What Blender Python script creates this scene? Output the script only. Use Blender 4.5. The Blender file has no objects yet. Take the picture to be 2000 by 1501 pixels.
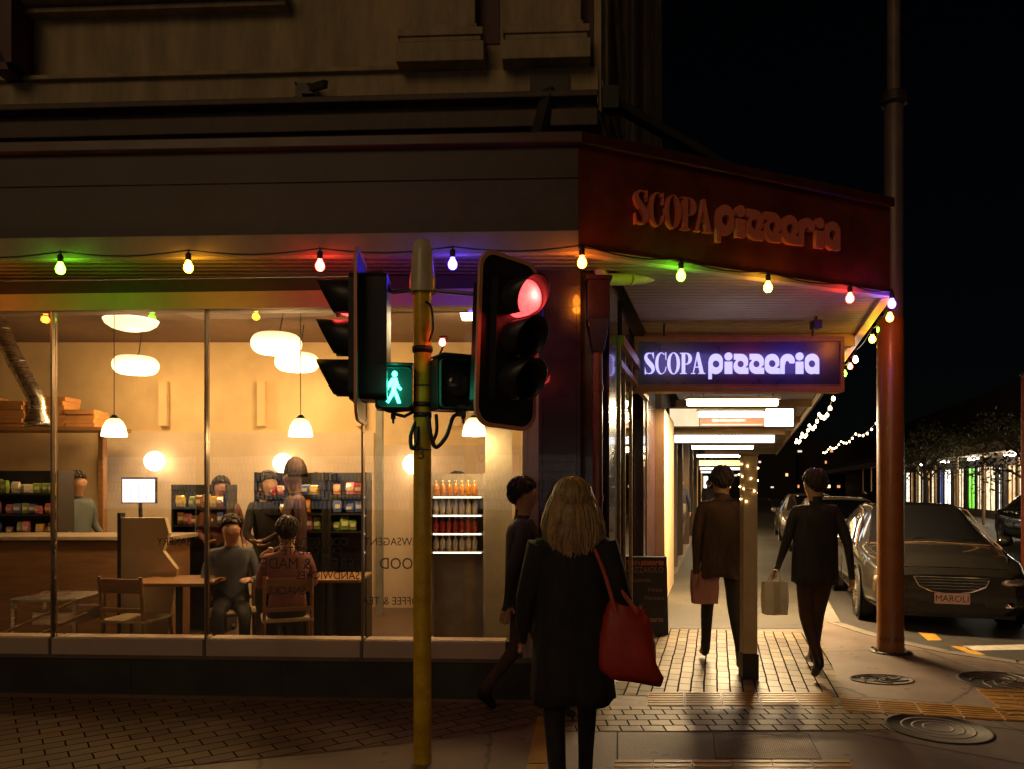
import bpy, bmesh, math, random
from mathutils import Vector, Matrix, Quaternion
from mathutils.geometry import tessellate_polygon
R = math.radians
random.seed(7)
scn = bpy.context.scene
col = scn.collection

# ------------------------------------------------------------------ camera
F = 1500.0                      # focal length in pixels of the 2000 px wide photograph
EYE = 1.6
cd = bpy.data.cameras.new('camera')
cam = bpy.data.objects.new('camera', cd); col.objects.link(cam)
cam.location = (0, 0, EYE); cam.rotation_euler = (R(90), 0, 0)
cd.sensor_width = 36; cd.lens = 36*F/2000.0
cd.shift_x = 0.0; cd.shift_y = (945-750.5)/2000.0
cd.clip_start = 0.05; cd.clip_end = 500
scn.camera = cam

# ------------------------------------------------------------------ world, street light level, exposure
w = bpy.data.worlds.new('World'); scn.world = w; w.use_nodes = True
nt = w.node_tree; nt.nodes.clear()
sky = nt.nodes.new('ShaderNodeTexSky'); sky.sky_type = 'NISHITA'; sky.sun_disc = False
sky.sun_elevation = R(26); sky.sun_rotation = R(205)
bg = nt.nodes.new('ShaderNodeBackground'); bg.inputs['Strength'].default_value = 0.00016
wo = nt.nodes.new('ShaderNodeOutputWorld')
nt.links.new(sky.outputs[0], bg.inputs[0]); nt.links.new(bg.outputs[0], wo.inputs[0])
sd = bpy.data.lights.new('street_fill', 'SUN'); sd.energy = 0.215; sd.angle = R(30); sd.color = (1.0, .62, .30)  # dim warm lamp standing in for street lights behind the camera
street_fill = bpy.data.objects.new('street_fill', sd); col.objects.link(street_fill)
_d = Vector((math.sin(R(205))*math.cos(R(26)), math.cos(R(205))*math.cos(R(26)), math.sin(R(26))))
street_fill.rotation_euler = (-_d).to_track_quat('-Z', 'Y').to_euler(); street_fill.location = (-3, -8, 9)
scn.view_settings.view_transform = 'Standard'; scn.view_settings.look = 'None'
scn.view_settings.exposure = 0.35; scn.view_settings.gamma = 1.0
scn.render.engine = 'CYCLES'
scn.cycles.use_denoising = True
scn.cycles.max_bounces = 7; scn.cycles.diffuse_bounces = 4; scn.cycles.glossy_bounces = 4
scn.cycles.transparent_max_bounces = 16
scn.cycles.sample_clamp_indirect = 4.0; scn.cycles.sample_clamp_direct = 0
scn.cycles.caustics_reflective = False; scn.cycles.caustics_refractive = False

# ------------------------------------------------------------------ materials
MATS = {}
def M(name, c, rough=.6, metal=0, var=.25, scale=6, bump=0, bscale=40, emit=None, es=0, coat=0, spec=.5, stretch=None):
    if name in MATS: return MATS[name]
    m = bpy.data.materials.new(name); m.use_nodes = True; n = m.node_tree.nodes; l = m.node_tree.links
    b = n['Principled BSDF']; b.inputs['Roughness'].default_value = rough; b.inputs['Metallic'].default_value = metal
    b.inputs['Coat Weight'].default_value = coat; b.inputs['Specular IOR Level'].default_value = spec
    tc = n.new('ShaderNodeTexCoord')
    src = tc.outputs['Object']
    if stretch:
        mp = n.new('ShaderNodeMapping'); mp.inputs['Scale'].default_value = stretch; l.new(src, mp.inputs[0]); src = mp.outputs[0]
    if var > 0:
        tx = n.new('ShaderNodeTexNoise'); tx.inputs['Scale'].default_value = scale; tx.inputs['Detail'].default_value = 6
        tx.inputs['Roughness'].default_value = .65
        l.new(src, tx.inputs['Vector'])
        rp = n.new('ShaderNodeValToRGB')
        rp.color_ramp.elements[0].position = .3; rp.color_ramp.elements[1].position = .7
        rp.color_ramp.elements[0].color = tuple(x*(1-var) for x in c)+(1,)
        rp.color_ramp.elements[1].color = tuple(min(1, x*(1+var)) for x in c)+(1,)
        l.new(tx.outputs['Fac'], rp.inputs[0]); l.new(rp.outputs[0], b.inputs['Base Color'])
        mr = n.new('ShaderNodeMapRange'); mr.inputs['To Min'].default_value = max(.02, rough-.12); mr.inputs['To Max'].default_value = min(1, rough+.12)
        l.new(tx.outputs['Fac'], mr.inputs['Value']); l.new(mr.outputs[0], b.inputs['Roughness'])
    else:
        b.inputs['Base Color'].default_value = tuple(c)+(1,)
    if bump:
        t2 = n.new('ShaderNodeTexNoise'); t2.inputs['Scale'].default_value = bscale; t2.inputs['Detail'].default_value = 4
        l.new(src, t2.inputs['Vector'])
        bp = n.new('ShaderNodeBump'); bp.inputs['Strength'].default_value = bump; bp.inputs['Distance'].default_value = .01
        l.new(t2.outputs['Fac'], bp.inputs['Height']); l.new(bp.outputs[0], b.inputs['Normal'])
    if emit:
        b.inputs['Emission Color'].default_value = tuple(emit)+(1,); b.inputs['Emission Strength'].default_value = es
    MATS[name] = m
    return m

def glow(name, c, s, base=(.8, .8, .8), texture=0, tr=.25):
    if name in MATS: return MATS[name]
    m = M(name, base, .4, var=0, emit=c, es=s)
    if texture:                              # uneven printed / diffuser brightness of a real lamp face
        n = m.node_tree.nodes; l = m.node_tree.links; b = n['Principled BSDF']
        tc = n.new('ShaderNodeTexCoord'); tx = n.new('ShaderNodeTexNoise'); tx.inputs['Scale'].default_value = texture
        mr = n.new('ShaderNodeMapRange'); mr.inputs['From Min'].default_value = .3; mr.inputs['From Max'].default_value = .7; mr.inputs['To Min'].default_value = s*(1-tr); mr.inputs['To Max'].default_value = s*(1+tr)
        l.new(tc.outputs['Object'], tx.inputs[0]); l.new(tx.outputs[0], mr.inputs[0]); l.new(mr.outputs[0], b.inputs['Emission Strength'])
    return m

def opal(name, c, s, z0, z1, top=.45):
    m = glow(name, c, s); n = m.node_tree.nodes; l = m.node_tree.links
    tc = n.new('ShaderNodeTexCoord'); sp = n.new('ShaderNodeSeparateXYZ'); mr = n.new('ShaderNodeMapRange')
    mr.inputs['From Min'].default_value = z0; mr.inputs['From Max'].default_value = z1; mr.inputs['To Min'].default_value = s; mr.inputs['To Max'].default_value = s*top
    l.new(tc.outputs['Object'], sp.inputs[0]); l.new(sp.outputs['Z'], mr.inputs['Value']); l.new(mr.outputs[0], n['Principled BSDF'].inputs['Emission Strength'])
    return m
def glassmat(name, tint=(.96, .97, .96), refl=.9, rough=.0):
    if name in MATS: return MATS[name]
    m = bpy.data.materials.new(name); m.use_nodes = True; n = m.node_tree.nodes; l = m.node_tree.links
    n.remove(n['Principled BSDF']); out = n['Material Output']
    tr = n.new('ShaderNodeBsdfTransparent'); tr.inputs[0].default_value = tint+(1,)
    gl = n.new('ShaderNodeBsdfGlossy'); gl.inputs['Roughness'].default_value = rough
    fr = n.new('ShaderNodeFresnel'); fr.inputs[0].default_value = 1.5
    mu = n.new('ShaderNodeMath'); mu.operation = 'MULTIPLY'; mu.inputs[1].default_value = refl*1.8
    tc = n.new('ShaderNodeTexCoord'); nz = n.new('ShaderNodeTexNoise'); nz.inputs['Scale'].default_value = .9
    bp = n.new('ShaderNodeBump'); bp.inputs['Strength'].default_value = .03; bp.inputs['Distance'].default_value = .05
    l.new(tc.outputs['Object'], nz.inputs[0]); l.new(nz.outputs[0], bp.inputs['Height']); l.new(bp.outputs[0], gl.inputs['Normal'])
    mx = n.new('ShaderNodeMixShader')
    l.new(fr.outputs[0], mu.inputs[0]); l.new(mu.outputs[0], mx.inputs[0]); l.new(tr.outputs[0], mx.inputs[1]); l.new(gl.outputs[0], mx.inputs[2])
    l.new(mx.outputs[0], out.inputs[0]); MATS[name] = m
    return m

def pavers(name, c1, c2, mortar, bw, bh, rot, rough=.35, off=.5, loc=(0, 0), bumps=.6, msize=.006, coat=.0):
    m = bpy.data.materials.new(name); m.use_nodes = True; n = m.node_tree.nodes; l = m.node_tree.links
    b = n['Principled BSDF']
    tc = n.new('ShaderNodeTexCoord'); mp = n.new('ShaderNodeMapping')
    mp.inputs['Rotation'].default_value = (0, 0, rot); mp.inputs['Location'].default_value = (loc[0], loc[1], 0)
    l.new(tc.outputs['Object'], mp.inputs[0])
    wz = n.new('ShaderNodeTexNoise'); wz.inputs['Scale'].default_value = 2.2; wz.inputs['Detail'].default_value = 3
    l.new(mp.outputs[0], wz.inputs['Vector'])
    sb = n.new('ShaderNodeVectorMath'); sb.operation = 'SUBTRACT'; sb.inputs[1].default_value = (.5, .5, .5)
    sc = n.new('ShaderNodeVectorMath'); sc.operation = 'SCALE'; sc.inputs['Scale'].default_value = .02
    ad = n.new('ShaderNodeVectorMath'); ad.operation = 'ADD'
    l.new(wz.outputs['Color'], sb.inputs[0]); l.new(sb.outputs[0], sc.inputs[0]); l.new(sc.outputs[0], ad.inputs[0]); l.new(mp.outputs[0], ad.inputs[1])
    br = n.new('ShaderNodeTexBrick'); br.offset = off; br.inputs['Scale'].default_value = 1
    br.inputs['Brick Width'].default_value = bw; br.inputs['Row Height'].default_value = bh
    br.inputs['Mortar Size'].default_value = msize; br.inputs['Mortar Smooth'].default_value = .3; br.inputs['Bias'].default_value = 0
    br.inputs['Color1'].default_value = c1+(1,); br.inputs['Color2'].default_value = c2+(1,); br.inputs['Mortar'].default_value = mortar+(1,)
    l.new(ad.outputs[0], br.inputs['Vector'])
    nz = n.new('ShaderNodeTexNoise'); nz.inputs['Scale'].default_value = 1.3; nz.inputs['Detail'].default_value = 8; l.new(tc.outputs['Object'], nz.inputs[0])
    mx = n.new('ShaderNodeMix'); mx.data_type = 'RGBA'; mx.blend_type = 'MULTIPLY'; mx.inputs['Factor'].default_value = .8
    rp = n.new('ShaderNodeValToRGB'); rp.color_ramp.elements[0].position = .35; rp.color_ramp.elements[0].color = (.45, .43, .4, 1)
    rp.color_ramp.elements[1].position = .62; rp.color_ramp.elements[1].color = (1, 1, 1, 1)
    l.new(nz.outputs[0], rp.inputs[0]); l.new(br.outputs['Color'], mx.inputs['A']); l.new(rp.outputs[0], mx.inputs['B'])
    l.new(mx.outputs['Result'], b.inputs['Base Color'])
    n2 = n.new('ShaderNodeTexNoise'); n2.inputs['Scale'].default_value = 60; n2.inputs['Detail'].default_value = 5; l.new(tc.outputs['Object'], n2.inputs[0])
    m1 = n.new('ShaderNodeMath'); m1.operation = 'MULTIPLY'; m1.inputs[1].default_value = -1.0; l.new(br.outputs['Fac'], m1.inputs[0])
    m2 = n.new('ShaderNodeMath'); m2.operation = 'MULTIPLY_ADD'; m2.inputs[1].default_value = .35
    l.new(n2.outputs[0], m2.inputs[0]); l.new(m1.outputs[0], m2.inputs[2])
    # every brick sits a hair higher or lower than the next
    bp = n.new('ShaderNodeBump'); bp.inputs['Strength'].default_value = bumps; bp.inputs['Distance'].default_value = .006
    l.new(m2.outputs[0], bp.inputs['Height']); l.new(bp.outputs[0], b.inputs['Normal'])
    mr = n.new('ShaderNodeMapRange'); mr.inputs['To Min'].default_value = rough-.1; mr.inputs['To Max'].default_value = rough+.2
    l.new(nz.outputs[0], mr.inputs[0])
    rm = n.new('ShaderNodeMix'); rm.inputs['B'].default_value = 1.0; l.new(br.outputs['Fac'], rm.inputs['Factor']); l.new(mr.outputs[0], rm.inputs['A']); l.new(rm.outputs['Result'], b.inputs['Roughness'])
    sm = n.new('ShaderNodeMapRange'); sm.inputs['To Min'].default_value = .5; sm.inputs['To Max'].default_value = 0; l.new(br.outputs['Fac'], sm.inputs[0]); l.new(sm.outputs[0], b.inputs['Specular IOR Level'])
    b.inputs['Coat Weight'].default_value = coat
    MATS[name] = m
    return m

# ------------------------------------------------------------------ mesh helpers
WM = {}                                     # world matrix of each object we place
def wm(o):
    m = Matrix.Identity(4)
    while o is not None:
        m = WM.get(o.name, Matrix.Identity(4)) @ m; o = o.parent
    return m

class MB:
    def __init__(s): s.v = []; s.f = []; s.m = []; s.sm = []
    def add(s, vs, fs, mi=0, smooth=False):
        b = len(s.v); s.v += [Vector(p) for p in vs]
        for f in fs: s.f.append([b+i for i in f]); s.m.append(mi); s.sm.append(smooth)
        return s
    def box(s, x0, x1, y0, y1, z0, z1, mi=0, mat=None):
        vs = [Vector((x, y, z)) for x in (x0, x1) for y in (y0, y1) for z in (z0, z1)]
        if mat is not None: vs = [mat @ p for p in vs]
        return s.add(vs, [(0, 1, 3, 2), (4, 6, 7, 5), (0, 4, 5, 1), (2, 3, 7, 6), (0, 2, 6, 4), (1, 5, 7, 3)], mi)
    def bar(s, a, b, w, h, mi=0):
        a = Vector(a); b = Vector(b); d = b-a; L = d.length
        q = d.to_track_quat('Y', 'Z').to_matrix().to_4x4(); q.translation = a
        return s.box(-w/2, w/2, 0, L, -h/2, h/2, mi, q)
    def tube(s, pts, r, n=10, mi=0, cap=True):
        pts = [Vector(p) for p in pts]; rs = r if isinstance(r, (list, tuple)) else [r]*len(pts)
        vs = []; up = None
        for i, p in enumerate(pts):
            d = (pts[min(i+1, len(pts)-1)]-pts[max(i-1, 0)]).normalized()
            if up is None: up = d.orthogonal().normalized()
            up = (up - d*up.dot(d)).normalized(); sd_ = d.cross(up)
            for k in range(n):
                a = 2*math.pi*k/n; vs.append(p+(up*math.cos(a)+sd_*math.sin(a))*rs[i])
        fs = []
        for i in range(len(pts)-1):
            for k in range(n): fs.append((i*n+k, i*n+(k+1) % n, (i+1)*n+(k+1) % n, (i+1)*n+k))
        s.add(vs, fs, mi, True)
        if cap:
            s.add(vs[:n], [tuple(range(n-1, -1, -1))], mi); s.add(vs[-n:], [tuple(range(n))], mi)
        return s
    def lathe(s, prof, c=(0, 0, 0), n=24, mi=0, mat=None, sx=1, sy=1):
        vs = []
        for r, z in prof:
            for k in range(n):
                a = 2*math.pi*k/n; p = Vector((r*math.cos(a)*sx, r*math.sin(a)*sy, z))
                vs.append((mat @ p) if mat is not None else p+Vector(c))
        fs = []
        for i in range(len(prof)-1):
            for k in range(n): fs.append((i*n+k, i*n+(k+1) % n, (i+1)*n+(k+1) % n, (i+1)*n+k))
        return s.add(vs, fs, mi, True)
    def prism(s, poly, a, b, fn, mi=0, holes=()):
        """poly in 2-D; fn(u, v, t) -> 3-D; extruded from t=a to t=b"""
        loops = [list(poly)]+[list(h) for h in holes]
        flat = [p for lp in loops for p in lp]
        tr = tessellate_polygon([[Vector((p[0], p[1], 0)) for p in lp] for lp in loops])
        n = len(flat)
        vs = [fn(p[0], p[1], a) for p in flat]+[fn(p[0], p[1], b) for p in flat]
        fs = [tuple(t) for t in tr]+[tuple(n+i for i in reversed(t)) for t in tr]
        o = 0
        for lp in loops:
            k = len(lp)
            for i in range(k): fs.append((o+i, o+(i+1) % k, n+o+(i+1) % k, n+o+i))
            o += k
        return s.add(vs, fs, mi)
    def build(s, name, mats, parent=None, smooth=None, bevel=0):
        me = bpy.data.meshes.new(name)
        inv = wm(parent).inverted() if parent is not None else Matrix.Identity(4)
        me.from_pydata([tuple(inv @ p) for p in s.v], [], s.f)
        if not isinstance(mats, (list, tuple)): mats = [mats]
        for m in mats: me.materials.append(m)
        for p, mi, sm in zip(me.polygons, s.m, s.sm): p.material_index = mi; p.use_smooth = sm if smooth is None else smooth
        me.validate(); bm = bmesh.new(); bm.from_mesh(me)
        bmesh.ops.recalc_face_normals(bm, faces=bm.faces); bm.to_mesh(me); bm.free(); me.update()
        o = bpy.data.objects.new(name, me); col.objects.link(o); WM[o.name] = Matrix.Identity(4)
        if parent is not None: o.parent = parent
        if bevel:
            bv = o.modifiers.new('bevel', 'BEVEL'); bv.width = bevel; bv.segments = 2; bv.limit_method = 'ANGLE'; bv.angle_limit = R(40)
        return o

def tag(o, label=None, cat=None, group=None, kind=None):
    if label: o['label'] = label
    if cat: o['category'] = cat
    if group: o['group'] = group
    if kind: o['kind'] = kind
    return o
def thing(name, loc=(0, 0, 0), label=None, cat=None, group=None, rz=0):
    o = bpy.data.objects.new(name, None); col.objects.link(o); o.empty_display_size = .1
    o.location = loc; o.rotation_euler = (0, 0, rz); WM[o.name] = Matrix.LocRotScale(Vector(loc), Matrix.Rotation(rz, 3, 'Z').to_quaternion(), None)
    return tag(o, label, cat, group)
def copy_tree(o, parent=None):
    c = o.copy(); col.objects.link(c); c.parent = parent; WM[c.name] = WM.get(o.name, Matrix.Identity(4)).copy()
    for ch in list(o.children): copy_tree(ch, c)
    return c
def place(o, loc, rz=0, sc=1):
    o.location = loc; o.rotation_euler = (0, 0, rz); o.scale = (sc, sc, sc) if not isinstance(sc, tuple) else sc
    return o

def P(px, py, Y): return Vector(((px-1000)/F*Y, Y, EYE-(py-945)/F*Y))
def X_(px, Y): return (px-1000)/F*Y
def Z_(py, Y): return EYE-(py-945)/F*Y
def G(px, py, z=0.0):
    Y = (EYE-z)*F/(py-945); return Vector(((px-1000)/F*Y, Y, z))

class Frame:
    """a vertical plane in the place: origin, direction along it, t measured inwards (away from the street)"""
    def __init__(s, o, u, inward=None):
        s.o = Vector((o[0], o[1])); s.u = Vector(u).normalized(); s.n = Vector((-s.u.y, s.u.x))
        if inward is not None and s.n.dot(Vector(inward)) < 0: s.n = -s.n
    def pt(s, a, t, z):
        p = s.o+s.u*a+s.n*t; return Vector((p.x, p.y, z))
    def s_(s, px, t=0):
        k = (px-1000)/F; o = s.o+s.n*t      # (o.x+u.x a) = k (o.y+u.y a)
        return (k*o.y-o.x)/(s.u.x-k*s.u.y)
    def Y(s, px, t=0): return (s.o+s.n*t+s.u*s.s_(px, t)).y
    def z(s, px, py, t=0): return EYE-(py-945)/F*s.Y(px, t)
    def box(s, mb, a0, a1, z0, z1, t0, t1, mi=0):
        vs = [s.pt(a, t, z) for a in (a0, a1) for t in (t0, t1) for z in (z0, z1)]
        return mb.add(vs, [(0, 1, 3, 2), (4, 6, 7, 5), (0, 4, 5, 1), (2, 3, 7, 6), (0, 2, 6, 4), (1, 5, 7, 3)], mi)
    def pbox(s, mb, px0, px1, py0, py1, t0, t1, mi=0):
        pm = (px0+px1)/2
        return s.box(mb, s.s_(px0, t0), s.s_(px1, t0), s.z(pm, py1, t0), s.z(pm, py0, t0), t0, t1, mi)

FR = Frame((.2, 5.7), (1, -.05), (0, 1))            # the wide shop front
ST = Frame((.72, 5.7), (.2667, 1), (-1, .2667))     # the side of the building along the side street
A0, A1, A2, A3 = (-7.0, 5.51), (.45, 5.2), (3.15, 6.4), (13.8, 40.0)
AF = Frame(A1, (1, -.042), (0, 1))                  # awning edge over the shop front
AC = Frame(A1, (A2[0]-A1[0], A2[1]-A1[1]), (-.3, 1))  # splayed corner of the awning
AS = Frame(A2, (A3[0]-A2[0], A3[1]-A2[1]), (-1, .3))
SOF, TOP = 3.18, 3.92

# ------------------------------------------------------------------ lettering
def arc(cx, cy, rx, ry, a0, a1, n=18):
    return [(cx+rx*math.cos(R(a0+(a1-a0)*i/n)), cy+ry*math.sin(R(a0+(a1-a0)*i/n))) for i in range(n+1)]
def ribbon(sp, ws):
    n = len(sp); L = []; Rr = []
    for i in range(n):
        a = sp[max(0, i-1)]; b = sp[min(n-1, i+1)]; dx, dy = b[0]-a[0], b[1]-a[1]; q = math.hypot(dx, dy) or 1
        L.append((sp[i][0]-dy/q*ws[i]/2, sp[i][1]+dx/q*ws[i]/2)); Rr.append((sp[i][0]+dy/q*ws[i]/2, sp[i][1]-dx/q*ws[i]/2))
    return L+Rr[::-1]
def smooth_pts(pts, n=8):
    out = []
    for i in range(len(pts)-1):
        p0 = pts[max(0, i-1)]; p1 = pts[i]; p2 = pts[i+1]; p3 = pts[min(len(pts)-1, i+2)]
        for k in range(n):
            t = k/n
            out.append(tuple(.5*((2*b)+(-a+c)*t+(2*a-5*b+4*c-d)*t*t+(-a+3*b-3*c+d)*t**3) for a, b, c, d in zip(p0, p1, p2, p3)))
    out.append(pts[-1]); return out
def logo():
    """[(outline, holes)] in cap heights: narrow high-contrast roman SCOPA, then fat rounded pizzeria"""
    g = []
    # S
    sp = smooth_pts([(.40, .80, .03), (.36, .95, .03), (.23, .985, .045), (.09, .93, .10), (.055, .76, .15), (.16, .58, .20), (.33, .38, .20), (.40, .20, .14), (.33, .06, .09), (.19, .015, .035), (.06, .07, .03), (.03, .22, .03)])
    g.append((ribbon([(p[0], p[1]) for p in sp], [p[2] for p in sp]), []))
    g.append(([(.375, 1.02), (.425, 1.02), (.425, .70)], [])); g.append(([(.005, -.02), (.055, -.02), (.005, .32)], []))
    x = .50                                   # C
    out = arc(x+.28, .5, .28, .52, 52, 308, 30); inn = arc(x+.31, .5, .17, .485, 302, 58, 26)
    g.append((out+inn, []))
    g.append(([(x+.47, 1.02), (x+.515, 1.02), (x+.525, .66), (x+.50, .66)], [])); g.append(([(x+.50, .34), (x+.53, .34), (x+.49, .12), (x+.44, .09)], []))
    x = 1.07                                  # O
    g.append((arc(x+.30, .5, .30, .52, 0, 360, 36)[:-1], [arc(x+.30, .5, .155, .485, 0, 360, 36)[:-1]]))
    x = 1.68                                  # P
    g.append(([(x, 0), (x+.32, 0), (x+.32, .03), (x+.24, .05), (x+.24, .44), (x+.30, .44)]+arc(x+.30, .72, .26, .28, -90, 90, 16)+[(x, 1), (x, .97), (x+.08, .95), (x+.08, .05), (x, .03)],
              [[(x+.24, .48), (x+.28, .48)]+arc(x+.28, .72, .12, .24, -90, 90, 14)+[(x+.24, .96)]]))
    x = 2.20                                  # A
    g.append(([(x, 0), (x+.20, 0), (x+.20, .03), (x+.125, .05), (x+.185, .30), (x+.37, .30), (x+.41, .05), (x+.34, .03), (x+.34, 0), (x+.68, 0), (x+.68, .03), (x+.60, .05), (x+.37, 1.03), (x+.29, 1.03), (x+.085, .05), (x, .03)],
              [[(x+.195, .345), (x+.36, .345), (x+.285, .74)]]))
    def hole(cx, cy, r=.165): return arc(cx, cy, r, r*1.02, 0, 360, 24)[:-1]
    x = 3.03                                  # p
    g.append(([(x, -.25), (x+.16, -.25), (x+.16, .02)]+arc(x+.35, .35, .33, .36, -115, 0, 14)+arc(x+.35, .62, .33, .34, 0, 180, 20)+[(x, .6)], [hole(x+.36, .47)]))
    def ii(x):
        g.append(([(x, 0), (x+.36, 0), (x+.36, .58), (x, .58)], [])); g.append((arc(x+.18, .83, .185, .19, 0, 360, 26)[:-1], []))
    ii(3.80)
    def zz(x):
        g.append(([(x+.02, .95), (x+.02, .68), (x+.09, .68), (x+.14, .66), (x+.02, .50)]+arc(x+.34, .35, .335, .35, 160, 270, 14)+[(x+.70, 0), (x+.70, .29), (x+.55, .30), (x+.68, .42)]+arc(x+.34, .60, .35, .35, 5, 90, 12), [hole(x+.34, .47, .155)]))
    zz(4.22); zz(4.97)
    x = 5.71                                  # e
    g.append((arc(x+.34, .60, .34, .35, 0, 180, 22)+arc(x+.34, .35, .34, .35, 180, 270, 12)+[(x+.71, 0), (x+.71, .27), (x+.55, .29), (x+.68, .40)], [hole(x+.35, .49)]))
    x = 6.45                                  # r
    g.append(([(x, 0), (x+.20, 0), (x+.20, .40)]+arc(x+.33, .50, .10, .12, 190, 20, 10)+[(x+.46, .50), (x+.66, .50), (x+.67, .60)]+arc(x+.34, .60, .34, .35, 0, 180, 20), []))
    ii(7.18)
    x = 7.62                                  # a
    g.append((arc(x+.33, .35, .33, .36, 180, 290, 14)+[(x+.50, .02), (x+.50, 0), (x+.67, 0), (x+.67, .60)]+arc(x+.335, .62, .335, .34, 0, 180, 20), [hole(x+.33, .48)]))
    return g
LOGO = logo()
def put_logo(mb, fn, scale, depth=.03, mi=0):
    for i, (o, h) in enumerate(LOGO):
        j = .0006*(i % 3)
        mb.prism([(p[0]*scale, p[1]*scale) for p in o], -depth-j, 0, fn, mi, [[(p[0]*scale, p[1]*scale) for p in q] for q in h])
def text_mesh(mb, txt, size, fn, depth=.002, mi=0, sx=1.0, align='LEFT'):
    cu = bpy.data.curves.new('t', 'FONT'); cu.body = txt; cu.size = size; cu.align_x = align; cu.extrude = 0; cu.resolution_u = 3
    o = bpy.data.objects.new('t', cu); col.objects.link(o); bpy.context.view_layer.update()
    me = bpy.data.meshes.new_from_object(o.evaluated_get(bpy.context.evaluated_depsgraph_get()))
    b = len(mb.v)
    mb.add([fn(v.co.x*sx, v.co.y, -depth) for v in me.vertices], [tuple(p.vertices) for p in me.polygons], mi)
    bpy.data.objects.remove(o); bpy.data.curves.remove(cu); bpy.data.meshes.remove(me)

# ------------------------------------------------------------------ people
def person(root, H, joints, mats, sub=1, heads=True):
    """one continuous skinned body; joints: name -> (pos, radius), edges fixed; built at root, facing -Y before the root's turn"""
    k = H/1.75
    J = {'pelvis': ((0, 0, .96), .135), 'waist': ((0, 0, 1.10), .12), 'chest': ((0, 0, 1.32), .145), 'necklow': ((0, .01, 1.47), .075), 'neck': ((0, 0, 1.53), .052),
         'skull': ((0, -.012, 1.60), .088), 'head': ((0, -.006, 1.67), .102), 'crown': ((0, 0, 1.715), .07), 'nose': ((0, -.098, 1.625), .014)}
    for sg, c in ((-1, 'l'), (1, 'r')):
        J.update({c+'sh': ((sg*.175, 0, 1.42), .062), c+'el': ((sg*.235, .03, 1.14), .045), c+'wr': ((sg*.25, -.02, .90), .028), c+'pa': ((sg*.25, -.035, .83), .032),
                  c+'hip': ((sg*.09, 0, .90), .095), c+'kn': ((sg*.10, -.01, .50), .062), c+'an': ((sg*.10, .02, .10), .042), c+'toe': ((sg*.115, -.13, .035), .034), c+'heel': ((sg*.10, .05, .04), .035)})
    for kk, v in joints.items(): J[kk] = (v, J[kk][1]) if len(v) == 3 else ((v[0], v[1], v[2]), v[3])
    E = [('pelvis', 'waist'), ('waist', 'chest'), ('chest', 'necklow'), ('necklow', 'neck'), ('neck', 'skull'), ('skull', 'head'), ('head', 'crown'), ('skull', 'nose')]
    for c in 'lr':
        E += [('chest', c+'sh'), (c+'sh', c+'el'), (c+'el', c+'wr'), (c+'wr', c+'pa'), ('pelvis', c+'hip'), (c+'hip', c+'kn'), (c+'kn', c+'an'), (c+'an', c+'toe'), (c+'an', c+'heel')]
        pa = Vector(J[c+'pa'][0]); wr = Vector(J[c+'wr'][0]); d = (pa-wr).normalized(); sg = -1 if c == 'l' else 1
        side = Vector((0, -1, 0)); side = (side-d*side.dot(d)).normalized(); palm = d.cross(side)*(-sg)
        for i, (off, ln) in enumerate(((-.028, .055), (-.010, .072), (.010, .078), (.028, .068))):
            b0 = pa+side*off*1.0+d*.02; b1 = b0+d*ln*.55+palm*.006*sg; b2 = b1+d*ln*.4+palm*.022*sg
            for nm, p, r in (('a', b0, .011), ('b', b1, .0095), ('c', b2, .008)): J[f'{c}f{i}{nm}'] = (tuple(p), r)
            E += [(c+'pa', f'{c}f{i}a'), (f'{c}f{i}a', f'{c}f{i}b'), (f'{c}f{i}b', f'{c}f{i}c')]
        t1 = pa+side*.045-d*.03; t2 = t1+side*.02+d*.035
        J[c+'tha'] = (tuple(t1), .012); J[c+'thb'] = (tuple(t2), .009); E += [(c+'pa', c+'tha'), (c+'tha', c+'thb')]
    names = list(J); idx = {n: i for i, n in enumerate(names)}
    me = bpy.data.meshes.new('sk'); me.from_pydata([tuple(Vector(J[n][0])*k) for n in names], [(idx[a], idx[b]) for a, b in E], [])
    ob = bpy.data.objects.new('sk', me); col.objects.link(ob)
    md = ob.modifiers.new('s', 'SKIN'); md.use_smooth_shade = True
    sk = me.skin_vertices[0].data
    for i, n in enumerate(names):
        r = J[n][1]*k; f = (1.22, .82) if n in ('pelvis', 'waist', 'chest') else (1, 1)
        sk[i].radius = (r*f[0], r*f[1]); sk[i].use_root = (n == 'pelvis')
    ss = ob.modifiers.new('u', 'SUBSURF'); ss.levels = sub; ss.render_levels = sub
    bpy.context.view_layer.update()
    m2 = bpy.data.meshes.new_from_object(ob.evaluated_get(bpy.context.evaluated_depsgraph_get()))
    bpy.data.objects.remove(ob); m2.name = 'body'
    m2.materials.clear()
    for m in mats: m2.materials.append(m)      # skin, top, trousers, shoes
    def cls(n):
        if n in ('neck', 'skull', 'head', 'crown', 'nose') or n[1:] in ('pa', 'tha', 'thb') or (len(n) == 4 and n[1] == 'f'): return 0
        if n in ('chest', 'necklow', 'waist') or n[1:] in ('sh', 'el', 'wr'): return 1
        if n == 'pelvis' or n[1:] in ('hip', 'kn'): return 2
        return 3
    segs = [(Vector(J[a][0])*k, Vector(J[b][0])*k, cls(a), cls(b)) for a, b in E]
    for p in m2.polygons:
        c = p.center; best = (9, 0)
        for a, b, ca, cb in segs:
            ab = b-a; t = max(0, min(1, (c-a).dot(ab)/ab.length_squared)); dd = (c-(a+ab*t)).length
            if ca == 2 and cb == 3: q = ca if t < .9 else cb
            elif ca == 1 and cb == 0: q = ca if t < .85 else cb
            else: q = ca if t < .5 else cb
            if dd < best[0]: best = (dd, q)
        p.material_index = best[1]; p.use_smooth = True
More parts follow.
